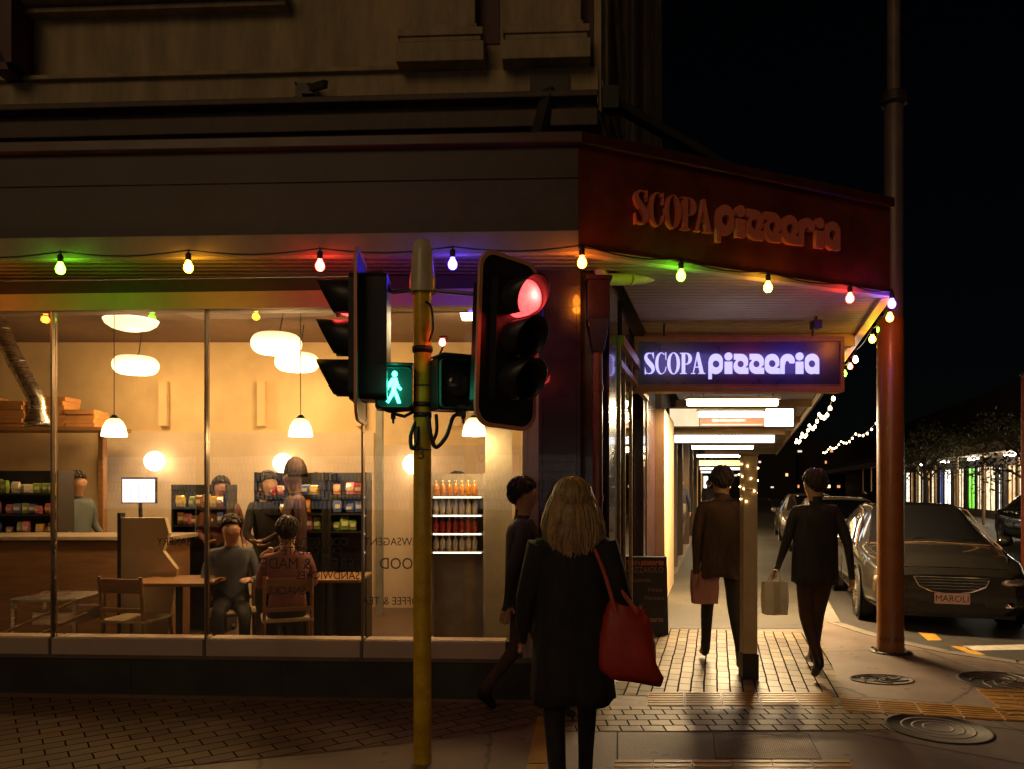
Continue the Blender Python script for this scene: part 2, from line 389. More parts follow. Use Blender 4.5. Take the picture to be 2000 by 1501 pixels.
    o = bpy.data.objects.new('body', m2); col.objects.link(o); o.parent = root; WM[o.name] = Matrix.Identity(4)
    return o
def hair_cap(root, H, mat, long=0, n=170, name='hair', seed=1, tr=None):
    """hair following the skull: high at the brow, down to the nape at the back (+Y), made of a shell and overlying locks"""
    rnd = random.Random(seed); k = H/1.75; mb = MB(); base = wm(root)
    if tr is not None: base = base @ Matrix.Translation(Vector(tr)*k)
    c = Vector((0, .002, 1.665))
    def surf(th, a, g=1.0):                   # th: 0 at the crown .. 1 at the hem
        back = max(0, math.sin(a)); front = max(0, -math.sin(a))
        low = R(92)+R(52)*back-R(28)*front**1.5
        t_ = th*low; r = (.104-.008*max(0, t_-1.2))*g
        return c+Vector((r*.94*math.sin(t_)*math.cos(a), r*1.08*math.sin(t_)*math.sin(a)+.006, r*1.12*math.cos(t_)+.006))
    nn = 26; m = 12; vs = []
    for i in range(m+1):
        for j in range(nn):
            a = 2*math.pi*j/nn; vs.append(base @ (surf(i/m+.02, a, 1+.02*math.sin(a*7+i)+rnd.uniform(-.012, .012))*k))
    mb.add(vs, [(i*nn+j, i*nn+(j+1) % nn, (i+1)*nn+(j+1) % nn, (i+1)*nn+j) for i in range(m) for j in range(nn)], 0, True)
    for i in range(n if not long else 60):    # short locks lying on the shell
        a = rnd.uniform(0, 2*math.pi); t0 = rnd.uniform(.05, .8); t1 = min(1.06, t0+rnd.uniform(.2, .4)); da = rnd.uniform(-.25, .25)
        pts = [base @ (surf(t0+(t1-t0)*u, a+da*u, 1.0+.035*math.sin(math.pi*u)+.02*u)*k) for u in (0, .3, .6, 1)]
        mb.tube(pts, [.003*k, .009*k, .008*k, .002*k], 5, i % 2, False)
    if long:
        for i in range(n):
            a = rnd.uniform(R(-30), R(210)); t0 = rnd.uniform(.02, .5); ca, sa = math.cos(a), math.sin(a)
            pts = [surf(t0+(.74-t0)*u, a, 1.03+.02*rnd.random()) for u in (0, .33, .66, 1)]
            e = pts[-1]; ln = long*rnd.uniform(.7, 1.06); fl = rnd.uniform(.0, .06)
            w1 = rnd.uniform(-.012, .012)
            pts += [e+Vector((ca*(.004+fl*.3)+w1, sa*.006+.008, -.06)), e+Vector((ca*(.012+fl*.8), sa*.004+.012, -.06-ln*.45)), e+Vector((ca*(.006+fl)-w1, -sa*.002+.016, -.06-ln*.8)), e+Vector((ca*fl*.8-.01*ca+w1, .012, -.06-ln))]
            pts = [Vector(q) for q in smooth_pts([tuple(q) for q in pts], 3)]; L = len(pts)
            mb.tube([base @ (q*k) for q in pts], [k*(.003+.008*min(1, 4*u/L)*(1 if u < L*.7 else max(.12, (L-u)/(L*.3)))) for u in range(L)], 5, i % 3 % 2, False)
    dk = M(mat.name+'_shade', tuple(x*.55 for x in HC.get(mat.name, (.05, .03, .02))), .45, var=.3, scale=30)
    return mb.build(name, [mat, dk], root)
HC = {'blonde_hair': (.48, .30, .13), 'dark_hair': (.045, .028, .018)}

# ================================================================== SETTING: ground
m_asph = M('asphalt', (.055, .05, .045), .55, var=.35, scale=9, bump=.5, bscale=120)
m_path = M('worn_asphalt_path', (.05, .042, .028), .62, var=.3, scale=5, bump=.4, bscale=90)
m_conc = M('pinkish_concrete', (.20, .15, .125), .55, var=.22, scale=3, bump=.3, bscale=70)
m_kerb = M('kerb_stone', (.22, .19, .16), .6, var=.25, scale=7, bump=.3)
def weather(m, gum=6.0, crack=.55):
    n = m.node_tree.nodes; l = m.node_tree.links; b = n['Principled BSDF']; src = b.inputs['Base Color'].links[0].from_socket
    tc = n.new('ShaderNodeTexCoord')
    v = n.new('ShaderNodeTexVoronoi'); v.inputs['Scale'].default_value = gum; l.new(tc.outputs['Object'], v.inputs[0])
    r1 = n.new('ShaderNodeValToRGB'); r1.color_ramp.elements[0].position = .12; r1.color_ramp.elements[0].color = (.35, .33, .3, 1); r1.color_ramp.elements[1].position = .16; r1.color_ramp.elements[1].color = (1, 1, 1, 1)
    l.new(v.outputs['Distance'], r1.inputs[0])
    nz = n.new('ShaderNodeTexNoise'); nz.inputs['Scale'].default_value = 3; nz.inputs['Detail'].default_value = 6; l.new(tc.outputs['Object'], nz.inputs[0])
    mv = n.new('ShaderNodeMix'); mv.data_type = 'VECTOR'; mv.inputs['Factor'].default_value = .12; l.new(tc.outputs['Object'], mv.inputs['A']); l.new(nz.outputs['Color'], mv.inputs['B'])
    v2 = n.new('ShaderNodeTexVoronoi'); v2.feature = 'DISTANCE_TO_EDGE'; v2.inputs['Scale'].default_value = crack; l.new(mv.outputs['Result'], v2.inputs[0])
    r2 = n.new('ShaderNodeValToRGB'); r2.color_ramp.elements[0].position = .002; r2.color_ramp.elements[0].color = (.25, .22, .2, 1); r2.color_ramp.elements[1].position = .006; r2.color_ramp.elements[1].color = (1, 1, 1, 1)
    l.new(v2.outputs['Distance'], r2.inputs[0])
    n3 = n.new('ShaderNodeTexNoise'); n3.inputs['Scale'].default_value = .8; n3.inputs['Detail'].default_value = 7; l.new(tc.outputs['Object'], n3.inputs[0])
    r3 = n.new('ShaderNodeValToRGB'); r3.color_ramp.elements[0].position = .38; r3.color_ramp.elements[0].color = (.5, .47, .44, 1); r3.color_ramp.elements[1].position = .6; r3.color_ramp.elements[1].color = (1.1, 1.1, 1.1, 1)
    l.new(n3.outputs[0], r3.inputs[0])
    cur = src
    for q in (r1, r2, r3):
        mx = n.new('ShaderNodeMix'); mx.data_type = 'RGBA'; mx.blend_type = 'MULTIPLY'; mx.inputs['Factor'].default_value = .85
        l.new(cur, mx.inputs['A']); l.new(q.outputs[0], mx.inputs['B']); cur = mx.outputs['Result']
    l.new(cur, b.inputs['Base Color'])
weather(m_conc); weather(m_path, 5, .35)
ang = math.atan2(1, .2667)
m_brick = pavers('glossy_pavers', (.42, .32, .18), (.20, .145, .085), (.035, .028, .02), .20, .098, -ang, .33, bumps=1.0, msize=.0065)
m_brick2 = pavers('running_bond_pavers', (.40, .30, .17), (.17, .12, .075), (.035, .028, .02), .145, .118, R(-1), .35, bumps=1.0, msize=.0065)
m_brick3 = pavers('dark_shopfront_pavers', (.19, .12, .075), (.13, .08, .05), (.03, .02, .014), .23, .115, R(-35), .6, bumps=.5)

def sheet(name, pts, mat, z=0.0, kind='structure', th=None):
    mb = MB()
    if th: mb.prism([(p[0], p[1]) for p in pts], z-th, z, lambda u, v, t: Vector((u, v, t)))
    else:
        tr = tessellate_polygon([[Vector((p[0], p[1], 0)) for p in pts]])
        mb.add([(p[0], p[1], z) for p in pts], [tuple(t) for t in tr])
    o = mb.build(name, mat)
    if kind: tag(o, kind=kind)
    return o
sheet('road', [(-150, -60), (200, -60), (200, 260), (-150, 260)], m_asph, -.13)
kerb = [(3.66, 8.9), (3.74, 8.35), (3.86, 7.8), (4.10, 7.3), (4.5, 6.85), (5.15, 6.5), (6.3, 6.2), (9, 5.95), (30, 5.6)]
kfar = [(3.66+.325*(y-8.9), y) for y in (120, 60, 30, 18, 12)]
pave = [(-14, -6), (30, -6)]+kerb[::-1]+kfar[::-1]+[(20, 120), (-14, 120)]
sheet('pavement', pave, m_conc, 0, th=.125)
# kerb stones along the edge of the pavement
mb = MB(); kl = kfar+kerb
for i in range(len(kl)-1):
    a, b = Vector(kl[i]), Vector(kl[i+1]); d = (b-a).normalized(); n_ = Vector((-d.y, d.x))
    if n_.dot(Vector((1, .3))) < 0 and n_.dot(Vector((.2, 1))) < 0: n_ = -n_
    nseg = max(1, int((b-a).length/.9))
    for j in range(min(nseg, 40)):
        p = a+(b-a)*(j/nseg); q = a+(b-a)*((j+1)/nseg)-d*.008
        vs = [Vector((r.x, r.y, z)) for r in (p, q, q+n_*.14, p+n_*.14) for z in (-.125, .006)]
        mb.add(vs, [(0, 2, 3, 1), (2, 4, 5, 3), (4, 6, 7, 5), (6, 0, 1, 7), (1, 3, 5, 7)])
tag(mb.build('kerb', m_kerb), kind='structure')
def gp(*ps, z=0): return [tuple(G(a, b, z))[:2] for a, b in ps]
sheet('paved_footpath', gp((1150, 1228), (1372, 1228), (1600, 1236), (1610, 1262), (1655, 1374), (1120, 1352)), m_brick, .004)
sheet('paved_crossing_strip', gp((1095, 1379), (1760, 1379), (1770, 1427), (1070, 1427)), m_brick2, .004)
sheet('shopfront_paving', [(-9, 5.98), (.40, 5.60)]+gp((1020, 1424), (690, 1462), (300, 1501), (-300, 1560))+[(-9, 3.9)], m_brick3, .004)
far = [tuple(G(1195, 1227)[:2])]+[(.72+.2667*(y-5.7)+.05, y) for y in (14, 30, 60, 110)]
sheet('asphalt_footpath', [(1.05, 8.52), (3.40, 8.52), (3.63, 9.2)]+[(p[0]-.02, p[1]) for p in kfar[::-1]]+[(.8+.2667*(y-5.7), y) for y in (110, 60, 30, 14)], m_path, .004)
m_road_y = M('yellow_road_paint', (.55, .30, .03), .6, var=.3, scale=14)
m_road_w = M('white_road_paint', (.6, .55, .48), .6, var=.25, scale=14)
sheet('yellow_road_dash', gp((1792, 1233), (1826, 1236), (1840, 1249), (1812, 1249), z=-.126), m_road_y, -.126)
sheet('yellow_road_dash', gp((1856, 1260), (1885, 1262), (1925, 1277), (1900, 1278), z=-.126), m_road_y, -.126)
sheet('white_road_line', gp((1880, 1260), (2250, 1252), (2250, 1264), (1895, 1269), z=-.126), m_road_w, -.126)
# tactile paving: ribbed yellow tiles
def ribbed(name, quad, nt_, nr, mat, z=.004, h=.006, label=None):
    """quad: four ground points (a,b along, c,d far side)"""
    a, b, c, d = [Vector(q) for q in quad]; mb = MB()
    for i in range(nt_):
        u0, u1 = i/nt_+.006/nt_*2, (i+1)/nt_-.02/nt_
        def q(u, v): return (a+(b-a)*u)*(1-v)+(d+(c-d)*u)*v
        vs = [Vector((*q(u, v), zz)) for (u, v) in ((u0, 0), (u1, 0), (u1, 1), (u0, 1)) for zz in (0.0005, z+.002)]
        mb.add(vs, [(0, 2, 3, 1), (2, 4, 5, 3), (4, 6, 7, 5), (6, 0, 1, 7), (1, 3, 5, 7)])
        for r in range(nr):
            v0, v1 = (r+.22)/nr, (r+.78)/nr
            vs = [Vector((*q(u, v), zz)) for (u, v) in ((u0+.02/nt_, v0), (u1-.02/nt_, v0), (u1-.02/nt_, v1), (u0+.02/nt_, v1)) for zz in (z, z+h)]
            mb.add(vs, [(0, 2, 3, 1), (2, 4, 5, 3), (4, 6, 7, 5), (6, 0, 1, 7), (1, 3, 5, 7)])
    o = mb.build(name, mat); tag(o, kind='structure'); return o
m_tact = M('yellow_tactile_tile', (.42, .23, .05), .38, var=.35, scale=6, bump=.2)
ribbed('tactile_strip', gp((1262, 1379), (1640, 1379), (1620, 1352), (1266, 1351)), 5, 6, m_tact)
ribbed('tactile_strip', gp((1650, 1389), (2130, 1416), (2100, 1391), (1636, 1362)), 6, 6, m_tact)
ribbed('tactile_strip', gp((1180, 1560), (1700, 1560), (1660, 1484), (1200, 1484)), 6, 8, m_tact)
ribbed('tactile_strip', gp((1010, 1580), (1060, 1580), (1075, 1400), (1050, 1400)), 6, 3, m_tact)
ribbed('tactile_field', gp((1975, 1400), (2300, 1440), (2240, 1352), (1905, 1345)), 6, 7, m_tact)
# concrete joints
mb = MB()
for a, b in (((1650, 1427), (2050, 1500)), ((1206, 1428), (1206, 1484)), ((1770, 1400), (2050, 1432)), ((1620, 1300), (1655, 1374))):
    p, q = G(*a), G(*b); d = (q-p).normalized(); n_ = Vector((-d.y, d.x, 0))*.005
    mb.add([p-n_+Vector((0, 0, .0025)), q-n_+Vector((0, 0, .0025)), q+n_+Vector((0, 0, .0025)), p+n_+Vector((0, 0, .0025))], [(0, 1, 2, 3)])
tag(mb.build('pavement_joint', M('joint_dirt', (.025, .02, .018), .9, var=0)), kind='structure')

# service covers
m_cast = M('worn_cast_iron', (.15, .12, .09), .5, metal=.3, var=.3, scale=12)
m_castd = M('dark_cast_iron', (.06, .048, .04), .7, metal=.0, var=.3, scale=12)
t = thing('access_cover', tuple(G(1497, 1458)), 'long chequered steel cover set in the concrete below the pavers', 'cover')
a, b, c, d = [Vector(q) for q in gp((1396, 1483), (1606, 1483), (1580, 1433), (1392, 1433))]
mb = MB(); q_ = lambda u, v: (a+(b-a)*u)*(1-v)+(d+(c-d)*u)*v
mb.add([Vector((*q_(u, v), z)) for u, v in ((0, 0), (1, 0), (1, 1), (0, 1)) for z in (.0005, .006)], [(0, 2, 3, 1), (2, 4, 5, 3), (4, 6, 7, 5), (6, 0, 1, 7), (1, 3, 5, 7)])
mb.build('frame', m_castd, t)
mb = MB(); nu, nv = 46, 20
for i in range(nu):
    for j in range(nv):
        u = .03+.94*(i+.5)/nu; v = .07+.86*(j+.5)/nv
        p = q_(u, v); L, W = (.009, .003) if (i+j) % 2 else (.003, .009)
        mb.add([(p.x-L, p.y-W, .006), (p.x+L, p.y-W, .006), (p.x+L, p.y+W, .006), (p.x-L, p.y+W, .006), (p.x, p.y, .0095)], [(0, 1, 4), (1, 2, 4), (2, 3, 4), (3, 0, 4)])
vs = [Vector((*q_(u, v), z)) for u, v in ((.02, .05), (.98, .05), (.98, .95), (.02, .95)) for z in (.001, .0065)]
mb.add(vs, [(0, 2, 3, 1), (2, 4, 5, 3), (4, 6, 7, 5), (6, 0, 1, 7), (1, 3, 5, 7)])
mb.build('tread_plate', m_cast, t)
def round_cover(px, py, r, label, rings, swirl, mat, sx=1.0):
    c0 = G(px, py); t = thing('manhole_cover', tuple(c0), label, 'manhole cover')
    mb = MB(); mb.lathe([(r*1.0, .0), (r*1.0, .007), (r*.93, .007), (r*.93, .005), (0.001, .005)], c0, 40, sx=sx); mb.build('rim', m_castd, t)
    mb = MB()
    for k in range(rings):
        rr = r*(.25+.6*k/max(1, rings)); mb.lathe([(rr, .004), (rr, .0065), (rr+.014, .0065), (rr+.014, .004)], c0, 40, sx=sx)
    for k in range(swirl):
        a0 = 2*math.pi*k/swirl
        pts = [c0+Vector((sx*r*(.12+.7*s)*math.cos(a0+s*1.7), r*(.12+.7*s)*math.sin(a0+s*1.7), .007)) for s in [i/9 for i in range(10)]]
        mb.tube(pts, .007, 5)
    mb.build('raised_pattern', mat, t)
round_cover(1968, 1331, .36, 'round patterned iron cover beside the yellow ribbed tiles at right', 1, 9, m_cast)
round_cover(1832, 1421, .32, 'round ringed cover with concrete infill below the ribbed yellow strip', 3, 0, m_conc)
round_cover(1722, 1326, .17, 'small dark oval grate in the concrete near the orange pole', 2, 6, m_castd, 1.5)

# ================================================================== CORNER BUILDING
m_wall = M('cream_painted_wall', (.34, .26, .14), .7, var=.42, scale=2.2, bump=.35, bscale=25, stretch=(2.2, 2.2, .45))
m_mould = M('cream_moulding', (.33, .25, .14), .65, var=.38, scale=4, bump=.3, stretch=(2, 2, .6))
m_corn = M('dark_cornice', (.085, .055, .04), .6, var=.5, scale=5, bump=.3, stretch=(1.5, 1, 1))
m_riser = M('dark_riser_tile', (.045, .042, .038), .35, var=.3, scale=3, bump=.1)
m_sill = M('pale_sill_panel', (.50, .38, .29), .5, var=.12, scale=3)
m_frame = M('bronze_frame', (.22, .16, .11), .35, metal=.6, var=.2, scale=8)
m_band = M('beige_head_panel', (.42, .31, .21), .55, var=.14, scale=3)
m_dark = M('dark_plum_paint', (.035, .016, .026), .22, var=.3, scale=5, bump=.05, coat=.4)
m_trim = M('worn_brass_trim', (.42, .26, .14), .35, metal=.5, var=.3, scale=20)
m_soffit = M('soffit_boards', (.34, .26, .20), .6, var=.2, scale=3)
m_steel_d = M('dark_painted_steel', (.035, .03, .028), .5, var=.3, scale=10, bump=.1)
m_maroon = M('maroon_fascia', (.16, .030, .012), .42, var=.45, scale=2.5, bump=.15, bscale=12)
m_black = M('black_plastic', (.02, .018, .017), .4, var=.2, scale=10)
# soffit gets board joints
nn = m_soffit.node_tree; tcn = nn.nodes.new('ShaderNodeTexCoord'); wv = nn.nodes.new('ShaderNodeTexWave'); wv.bands_direction = 'Y'
wv.inputs['Scale'].default_value = 3.2; wv.inputs['Distortion'].default_value = .1
bpn = nn.nodes.new('ShaderNodeBump'); bpn.inputs['Strength'].default_value = .55; bpn.inputs['Distance'].default_value = .02
nn.links.new(tcn.outputs['Object'], wv.inputs[0]); nn.links.new(wv.outputs['Fac'], bpn.inputs['Height']); nn.links.new(bpn.outputs[0], nn.nodes['Principled BSDF'].inputs['Normal'])

B = thing('corner_building', (.5, 5.8, 0), 'cream painted corner building with a wide lit shop window and a long awning', 'building')
# stall riser and sill
mb = MB(); FR.box(mb, -9, FR.s_(1052), 0, .275, 0, .18); FR.box(mb, FR.s_(990), FR.s_(1052), .275, .43, .01, .18)
for px in (-300, 255, 548, 838): FR.box(mb, FR.s_(px)-.004, FR.s_(px)+.004, .005, .27, -.004, .002)
mb.build('stall_riser', m_riser, B)
for a, b in ((-700, -206), (-200, 99), (105, 399), (405, 705), (711, 988)):
    mb = MB(); FR.box(mb, FR.s_(a), FR.s_(b), .305, .43, -.03, .16); mb.build('sill_panel', m_sill, B, bevel=.004)
mb = MB(); FR.box(mb, -9, FR.s_(1040), .276, .305, -.02, .17); mb.build('sill_ledge', m_frame, B)
# mullions and head
ZT = 2.92
for px in (-206, 102, 402, 708):
    mb = MB(); FR.box(mb, FR.s_(px)-.007, FR.s_(px)+.007, .43, ZT, -.012, .05)
    FR.box(mb, FR.s_(px)-.008, FR.s_(px)+.008, .31, .43, -.034, .10); mb.build('mullion', m_frame, B)
mb = MB(); FR.box(mb, FR.s_(1021), FR.s_(1029), .31, ZT, -.02, .09); FR.box(mb, FR.s_(1029), FR.s_(1052), .31, ZT, .0, .12); mb.build('window_jamb', M('aluminium_jamb', (.5, .42, .33), .35, metal=.6, var=.15), B)
mb = MB(); FR.box(mb, -9, FR.s_(1052), ZT, ZT+.13, -.02, .15); FR.box(mb, -9, FR.s_(1052), ZT+.0, ZT+.012, -.03, -.02); mb.build('window_head', m_band, B)
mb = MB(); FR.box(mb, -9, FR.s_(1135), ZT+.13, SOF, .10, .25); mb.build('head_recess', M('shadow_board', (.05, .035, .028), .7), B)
gm = glassmat('shop_glass', (.97, .95, .92), .7)
for a, b in ((-700, -206), (-206, 102), (102, 402), (402, 708), (708, 1021)):
    mb = MB(); FR.box(mb, FR.s_(a)+.012, FR.s_(b)-.012, .43, ZT, .018, .028); mb.build('glass_pane', gm, B)
# corner pier with its plum cladding
mb = MB(); s0, s1 = FR.s_(1052), FR.s_(1134)
FR.box(mb, s0, s1, 0, SOF, -.02, .45); FR.box(mb, s0-.005, s1+.01, 0, .30, -.035, .45)
FR.box(mb, s0+.03, s1-.03, .42, 2.9, -.026, -.02)
mb.build('corner_pier', m_dark, B, bevel=.006)
# street side below the awning
mb = MB()
segs = [(1190, 1206, -.0), (1206, 1219, .10), (1219, 1232, .02), (1232, 1262, .16), (1262, 1284, .03)]
for a, b, t in segs: ST.box(mb, ST.s_(a), ST.s_(b), 0, SOF, t, .35)
FR.box(mb, s1+.01, FR.s_(1185), 0, SOF, .12, .4)
mb.build('side_shopfront', m_dark, B)
mb = MB()
for px, w_, t in ((1207, .012, -.01), (1219, .01, .0), (1232.5, .012, .0), (1262, .014, .0)):
    s = ST.s_(px); ST.box(mb, s-w_, s+w_, .05, 2.75, t-.012, t+.01)
ST.box(mb, ST.s_(1207), ST.s_(1262), 2.55, 2.60, -.03, .02); ST.box(mb, ST.s_(1207), ST.s_(1262), 2.72, 2.80, -.05, .02)
ST.box(mb, ST.s_(1207), ST.s_(1262), .30, .34, -.02, .02)
mb.build('brass_trim', m_trim, B)
mb = MB(); ST.box(mb, ST.s_(1220), ST.s_(1231.5), .36, 2.5, .004, .012); ST.box(mb, ST.s_(1234), ST.s_(1261), .36, 2.5, .145, .152)
mb.build('dark_pane', glassmat('dark_glass', (.30, .28, .27), 1.0), B)
# pale door pillar in the light of the tubes
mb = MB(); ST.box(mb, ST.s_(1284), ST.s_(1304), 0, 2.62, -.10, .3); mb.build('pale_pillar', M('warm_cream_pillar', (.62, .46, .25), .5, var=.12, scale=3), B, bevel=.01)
# upper storey: wall, cornice, pilasters
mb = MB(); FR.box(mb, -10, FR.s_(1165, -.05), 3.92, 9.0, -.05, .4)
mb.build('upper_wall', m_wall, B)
mb = MB()
for z0, z1, t in ((3.70, 3.88, -.20), (3.88, 4.02, -.28), (4.02, 4.10, -.20), (4.10, 4.22, -.33), (4.22, 4.30, -.24), (4.30, 4.345, -.34)):
    FR.box(mb, -10, FR.s_(1168, t), z0, z1, t, -.04)
mb.build('cornice', m_corn, B, bevel=.008)
mb = MB(); FR.box(mb, -10, FR.s_(1168, -.11), 4.345, 4.62, -.11, -.04); mb.build('frieze', m_wall, B)
mb = MB(); FR.box(mb, -10, FR.s_(780, -.15), 4.62, 4.655, -.15, -.05); FR.box(mb, -10, FR.s_(560, -.12), 5.12, 5.16, -.15, -.04); FR.box(mb, -10, FR.s_(560, -.12), 5.17, 5.24, -.22, -.04); mb.build('string_course', m_mould, B, bevel=.006)
for a, b in ((800, 928), (1005, 1135)):
    mb = MB(); T = -.20
    FR.box(mb, FR.s_(a, T), FR.s_(b, T), 4.90, 9, T, -.05)
    for z0, z1, g in ((4.62, 4.76, 24), (4.765, 4.80, 18), (4.805, 4.86, 22), (4.865, 4.90, 10)):
        FR.box(mb, FR.s_(a-g, T), FR.s_(b+g-6, T), z0, z1, T-g*.0022, -.05)
    mb.build('pilaster', m_mould, B, bevel=.006)
mb = MB(); FR.box(mb, FR.s_(930, -.06), FR.s_(975, -.06), 4.84, 9, -.062, -.05); FR.box(mb, FR.s_(1140, -.06), FR.s_(1160, -.06), 4.66, 9, -.064, -.05)
mb.build('recess_panel', M('oxblood_paint', (.075, .02, .018), .55, var=.2), B)
# street side above the awning: tall moulded bays
US = Frame((.625, 5.62), (.2667, 1), (-1, .2667))
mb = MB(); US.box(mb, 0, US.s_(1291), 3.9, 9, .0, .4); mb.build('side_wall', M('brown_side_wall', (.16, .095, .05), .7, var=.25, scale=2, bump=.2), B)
mb = MB()
for a, b, t in ((1166, 1171, -.03), (1174, 1178, -.05), (1181, 1184, -.03), (1216, 1221, -.05), (1224, 1230, -.07), (1233.4, 1234.6, -.05), (1255.5, 1257.5, -.05), (1259, 1262, -.06), (1264, 1266, -.03), (1270, 1272, -.04), (1277, 1278, -.05), (1284, 1287, -.05)):
    US.box(mb, US.s_(a), US.s_(b), 3.9, 9, t, .02)
for z in (4.5, 5.6): US.box(mb, US.s_(1167), US.s_(1212), z, z+.05, -.04, .02)
p0, p1 = US.pt(US.s_(1170), -.04, 6.6), US.pt(US.s_(1222), -.04, 3.95)
for k in range(4): mb.bar(p0+Vector((.05*k*.3, .12*k, 0)), p1+Vector((.02*k, .13*k, 0)), .03, .03)
mb.build('side_moulding', m_mould, B)
# awning: fascia, gutter, soffit, roof
AW = thing('awning', (.45, 5.2, SOF)); AW.parent = B; WM[AW.name] = wm(B).inverted() @ Matrix.Translation((.45, 5.2, SOF)); AW.matrix_local = WM[AW.name]
def A_world(o): return wm(o)
def aw(mb, name, mats, **k): return mb.build(name, mats, AW, **k)
LF = (Vector(A1)-Vector(A0)).length; LC = (Vector(A2)-Vector(A1)).length; LS = (Vector(A3)-Vector(A2)).length
mb = MB(); AF.box(mb, -LF, -.002, SOF+.13, TOP-.03, 0, .05); AF.box(mb, -LF, -.002, SOF+.49, SOF+.515, -.012, 0); aw(mb, 'front_fascia', M('brown_black_fascia', (.055, .035, .028), .5, var=.5, scale=3, bump=.2, bscale=10))
mb = MB(); AF.box(mb, -LF, 0, SOF-.02, SOF+.13, -.02, .05); aw(mb, 'front_edge_board', M('tan_edge_board', (.34, .25, .18), .55, var=.2, scale=3), bevel=.004)
mb = MB(); AC.box(mb, 0, LC, SOF, TOP-.03, 0, .05); aw(mb, 'corner_fascia', m_maroon)
mb = MB(); AC.box(mb, .0, LC, SOF-.025, SOF+.012, -.02, .06); AS.box(mb, 0, LS, SOF-.025, SOF+.012, -.02, .06); aw(mb, 'edge_moulding', M('pale_edge_moulding', (.5, .36, .26), .5, var=.2, scale=6))
mb = MB(); AS.box(mb, 0.002, LS, SOF, TOP-.15, 0, .05); aw(mb, 'street_fascia', m_maroon)
mb = MB(); AF.box(mb, -LF, .03, TOP-.03, TOP+.05, -.05, .10); AC.box(mb, -.01, LC, TOP-.03, TOP+.05, -.05, .10); aw(mb, 'gutter', M('dark_gutter', (.07, .018, .012), .4, var=.3, scale=4), bevel=.01)
spoly = [A0, A1, A2, A3, (9.9+.2, 40), (.78, 5.72), (.5, 5.78), (-7, 6.15)]
mb = MB(); mb.prism([(p[0], p[1]+.03) for p in spoly], SOF+.012, SOF+.05, lambda u, v, t: Vector((u, v, t))); aw(mb, 'soffit', m_soffit)
mb = MB(); mb.prism([(p[0], p[1]+.08) for p in spoly], TOP-.10, TOP-.05, lambda u, v, t: Vector((u, v, t))); aw(mb, 'awning_roof', m_steel_d)
for yy in (8.15, 10.4, 12.0, 14.4, 18, 23, 30):
    xa = .75+.2667*(yy-5.7); xb = 3.15+.3165*(yy-6.4)-.06
    mb = MB(); mb.box(xa, xb, yy, yy+.12, SOF-.12, SOF+.011)
    aw(mb, 'soffit_beam', M('brown_beam', (.30, .17, .09), .55, var=.2, scale=4), bevel=.006)
# rain pipe, plastic waste pipe
mb = MB(); s = FR.s_(1166); c0 = FR.pt(s, -.05, 0)
mb.box(c0.x-.085, c0.x+.075, c0.y-.14, c0.y+.02, 2.78, 3.06)
mb.add([(c0.x+a, c0.y+b, z) for a, b, z in ((-.085, -.14, 2.78), (.075, -.14, 2.78), (.075, .02, 2.78), (-.085, .02, 2.78), (-.045, -.10, 2.55), (.035, -.10, 2.55), (.035, -.02, 2.55), (-.045, -.02, 2.55))],
       [(0, 1, 5, 4), (1, 2, 6, 5), (2, 3, 7, 6), (3, 0, 4, 7)])
mb.box(c0.x-.10, c0.x+.09, c0.y-.155, c0.y+.02, 3.06, 3.09)
mb.build('rain_head', m_dark, B, bevel=.004)
mb = MB(); mb.tube([(c0.x-.005, c0.y-.06, z) for z in (2.56, 1.7, .8, 0.0)], .036, 14)
for z in (2.3, 1.5, .6): mb.tube([(c0.x-.005, c0.y-.06, z-.02), (c0.x-.005, c0.y-.06, z+.02)], .042, 14)
mb.build('rain_pipe', M('oxide_pipe', (.16, .05, .035), .35, var=.25, scale=12, coat=.3), B)
mb = MB(); pp = [P(1168, 500, 5.75), P(1172, 530, 5.75), P(1185, 545, 5.75), P(1240, 545, 5.9), P(1268, 541, 6.0), P(1280, 528, 6.05), P(1284, 505, 6.05)]
mb.tube([tuple(p) for p in [Vector(q) for q in smooth_pts([tuple(p) for p in pp], 6)]], .045, 14)
mb.tube([P(1228, 545, 5.86), P(1234, 545, 5.88)], .052, 14); mb.build('waste_pipe', M('cream_plastic_pipe', (.55, .40, .27), .4, var=.1), B)
# stay rods of the awning with wall plates
def stay(pa, pb, plate, name):
    mb = MB(); mb.bar(pa, pb, .085, .06, 0); plate(mb); mb.build(name, m_steel_d, B)
pa = P(1073, 178, 5.42); pb = P(1049, 268, 5.30)
stay(pa, pb, lambda m: FR.box(m, FR.s_(1035, -.14), FR.s_(1112, -.14), 4.38, 4.57, -.14, -.10), 'stay_rod')
pa = P(1192, 198, 5.55); pb = P(1500, 415, 6.2)
pb.z = TOP+.04
stay(pa, pb, lambda m: m.box(pa.x-.06, pa.x+.05, pa.y-.07, pa.y+.05, pa.z-.08, pa.z+.08), 'stay_rod')
mb = MB(); mb.bar(P(1167, 222, 5.5), P(1188, 290, 5.45), .05, .05); mb.build('stay_rod', m_steel_d, B)
mb = MB(); FR.pbox(mb, 577, 606, 162, 196, -.125, -.11); FR.pbox(mb, 588, 612, 178, 183, -.17, -.125)
mb.bar(FR.pt(FR.s_(604, -.2), -.15, 4.50), FR.pt(FR.s_(636, -.3), -.30, 4.45), .035, .05)
for px, py in ((577, 162), (602, 164), (577, 190), (601, 192)):
    p = FR.pt(FR.s_(px, -.13), -.13, FR.z(px, py, -.13)); mb.box(p.x-.006, p.x+.006, p.y-.01, p.y+.02, p.z-.006, p.z+.006)
mb.build('wall_bracket', m_steel_d, B)
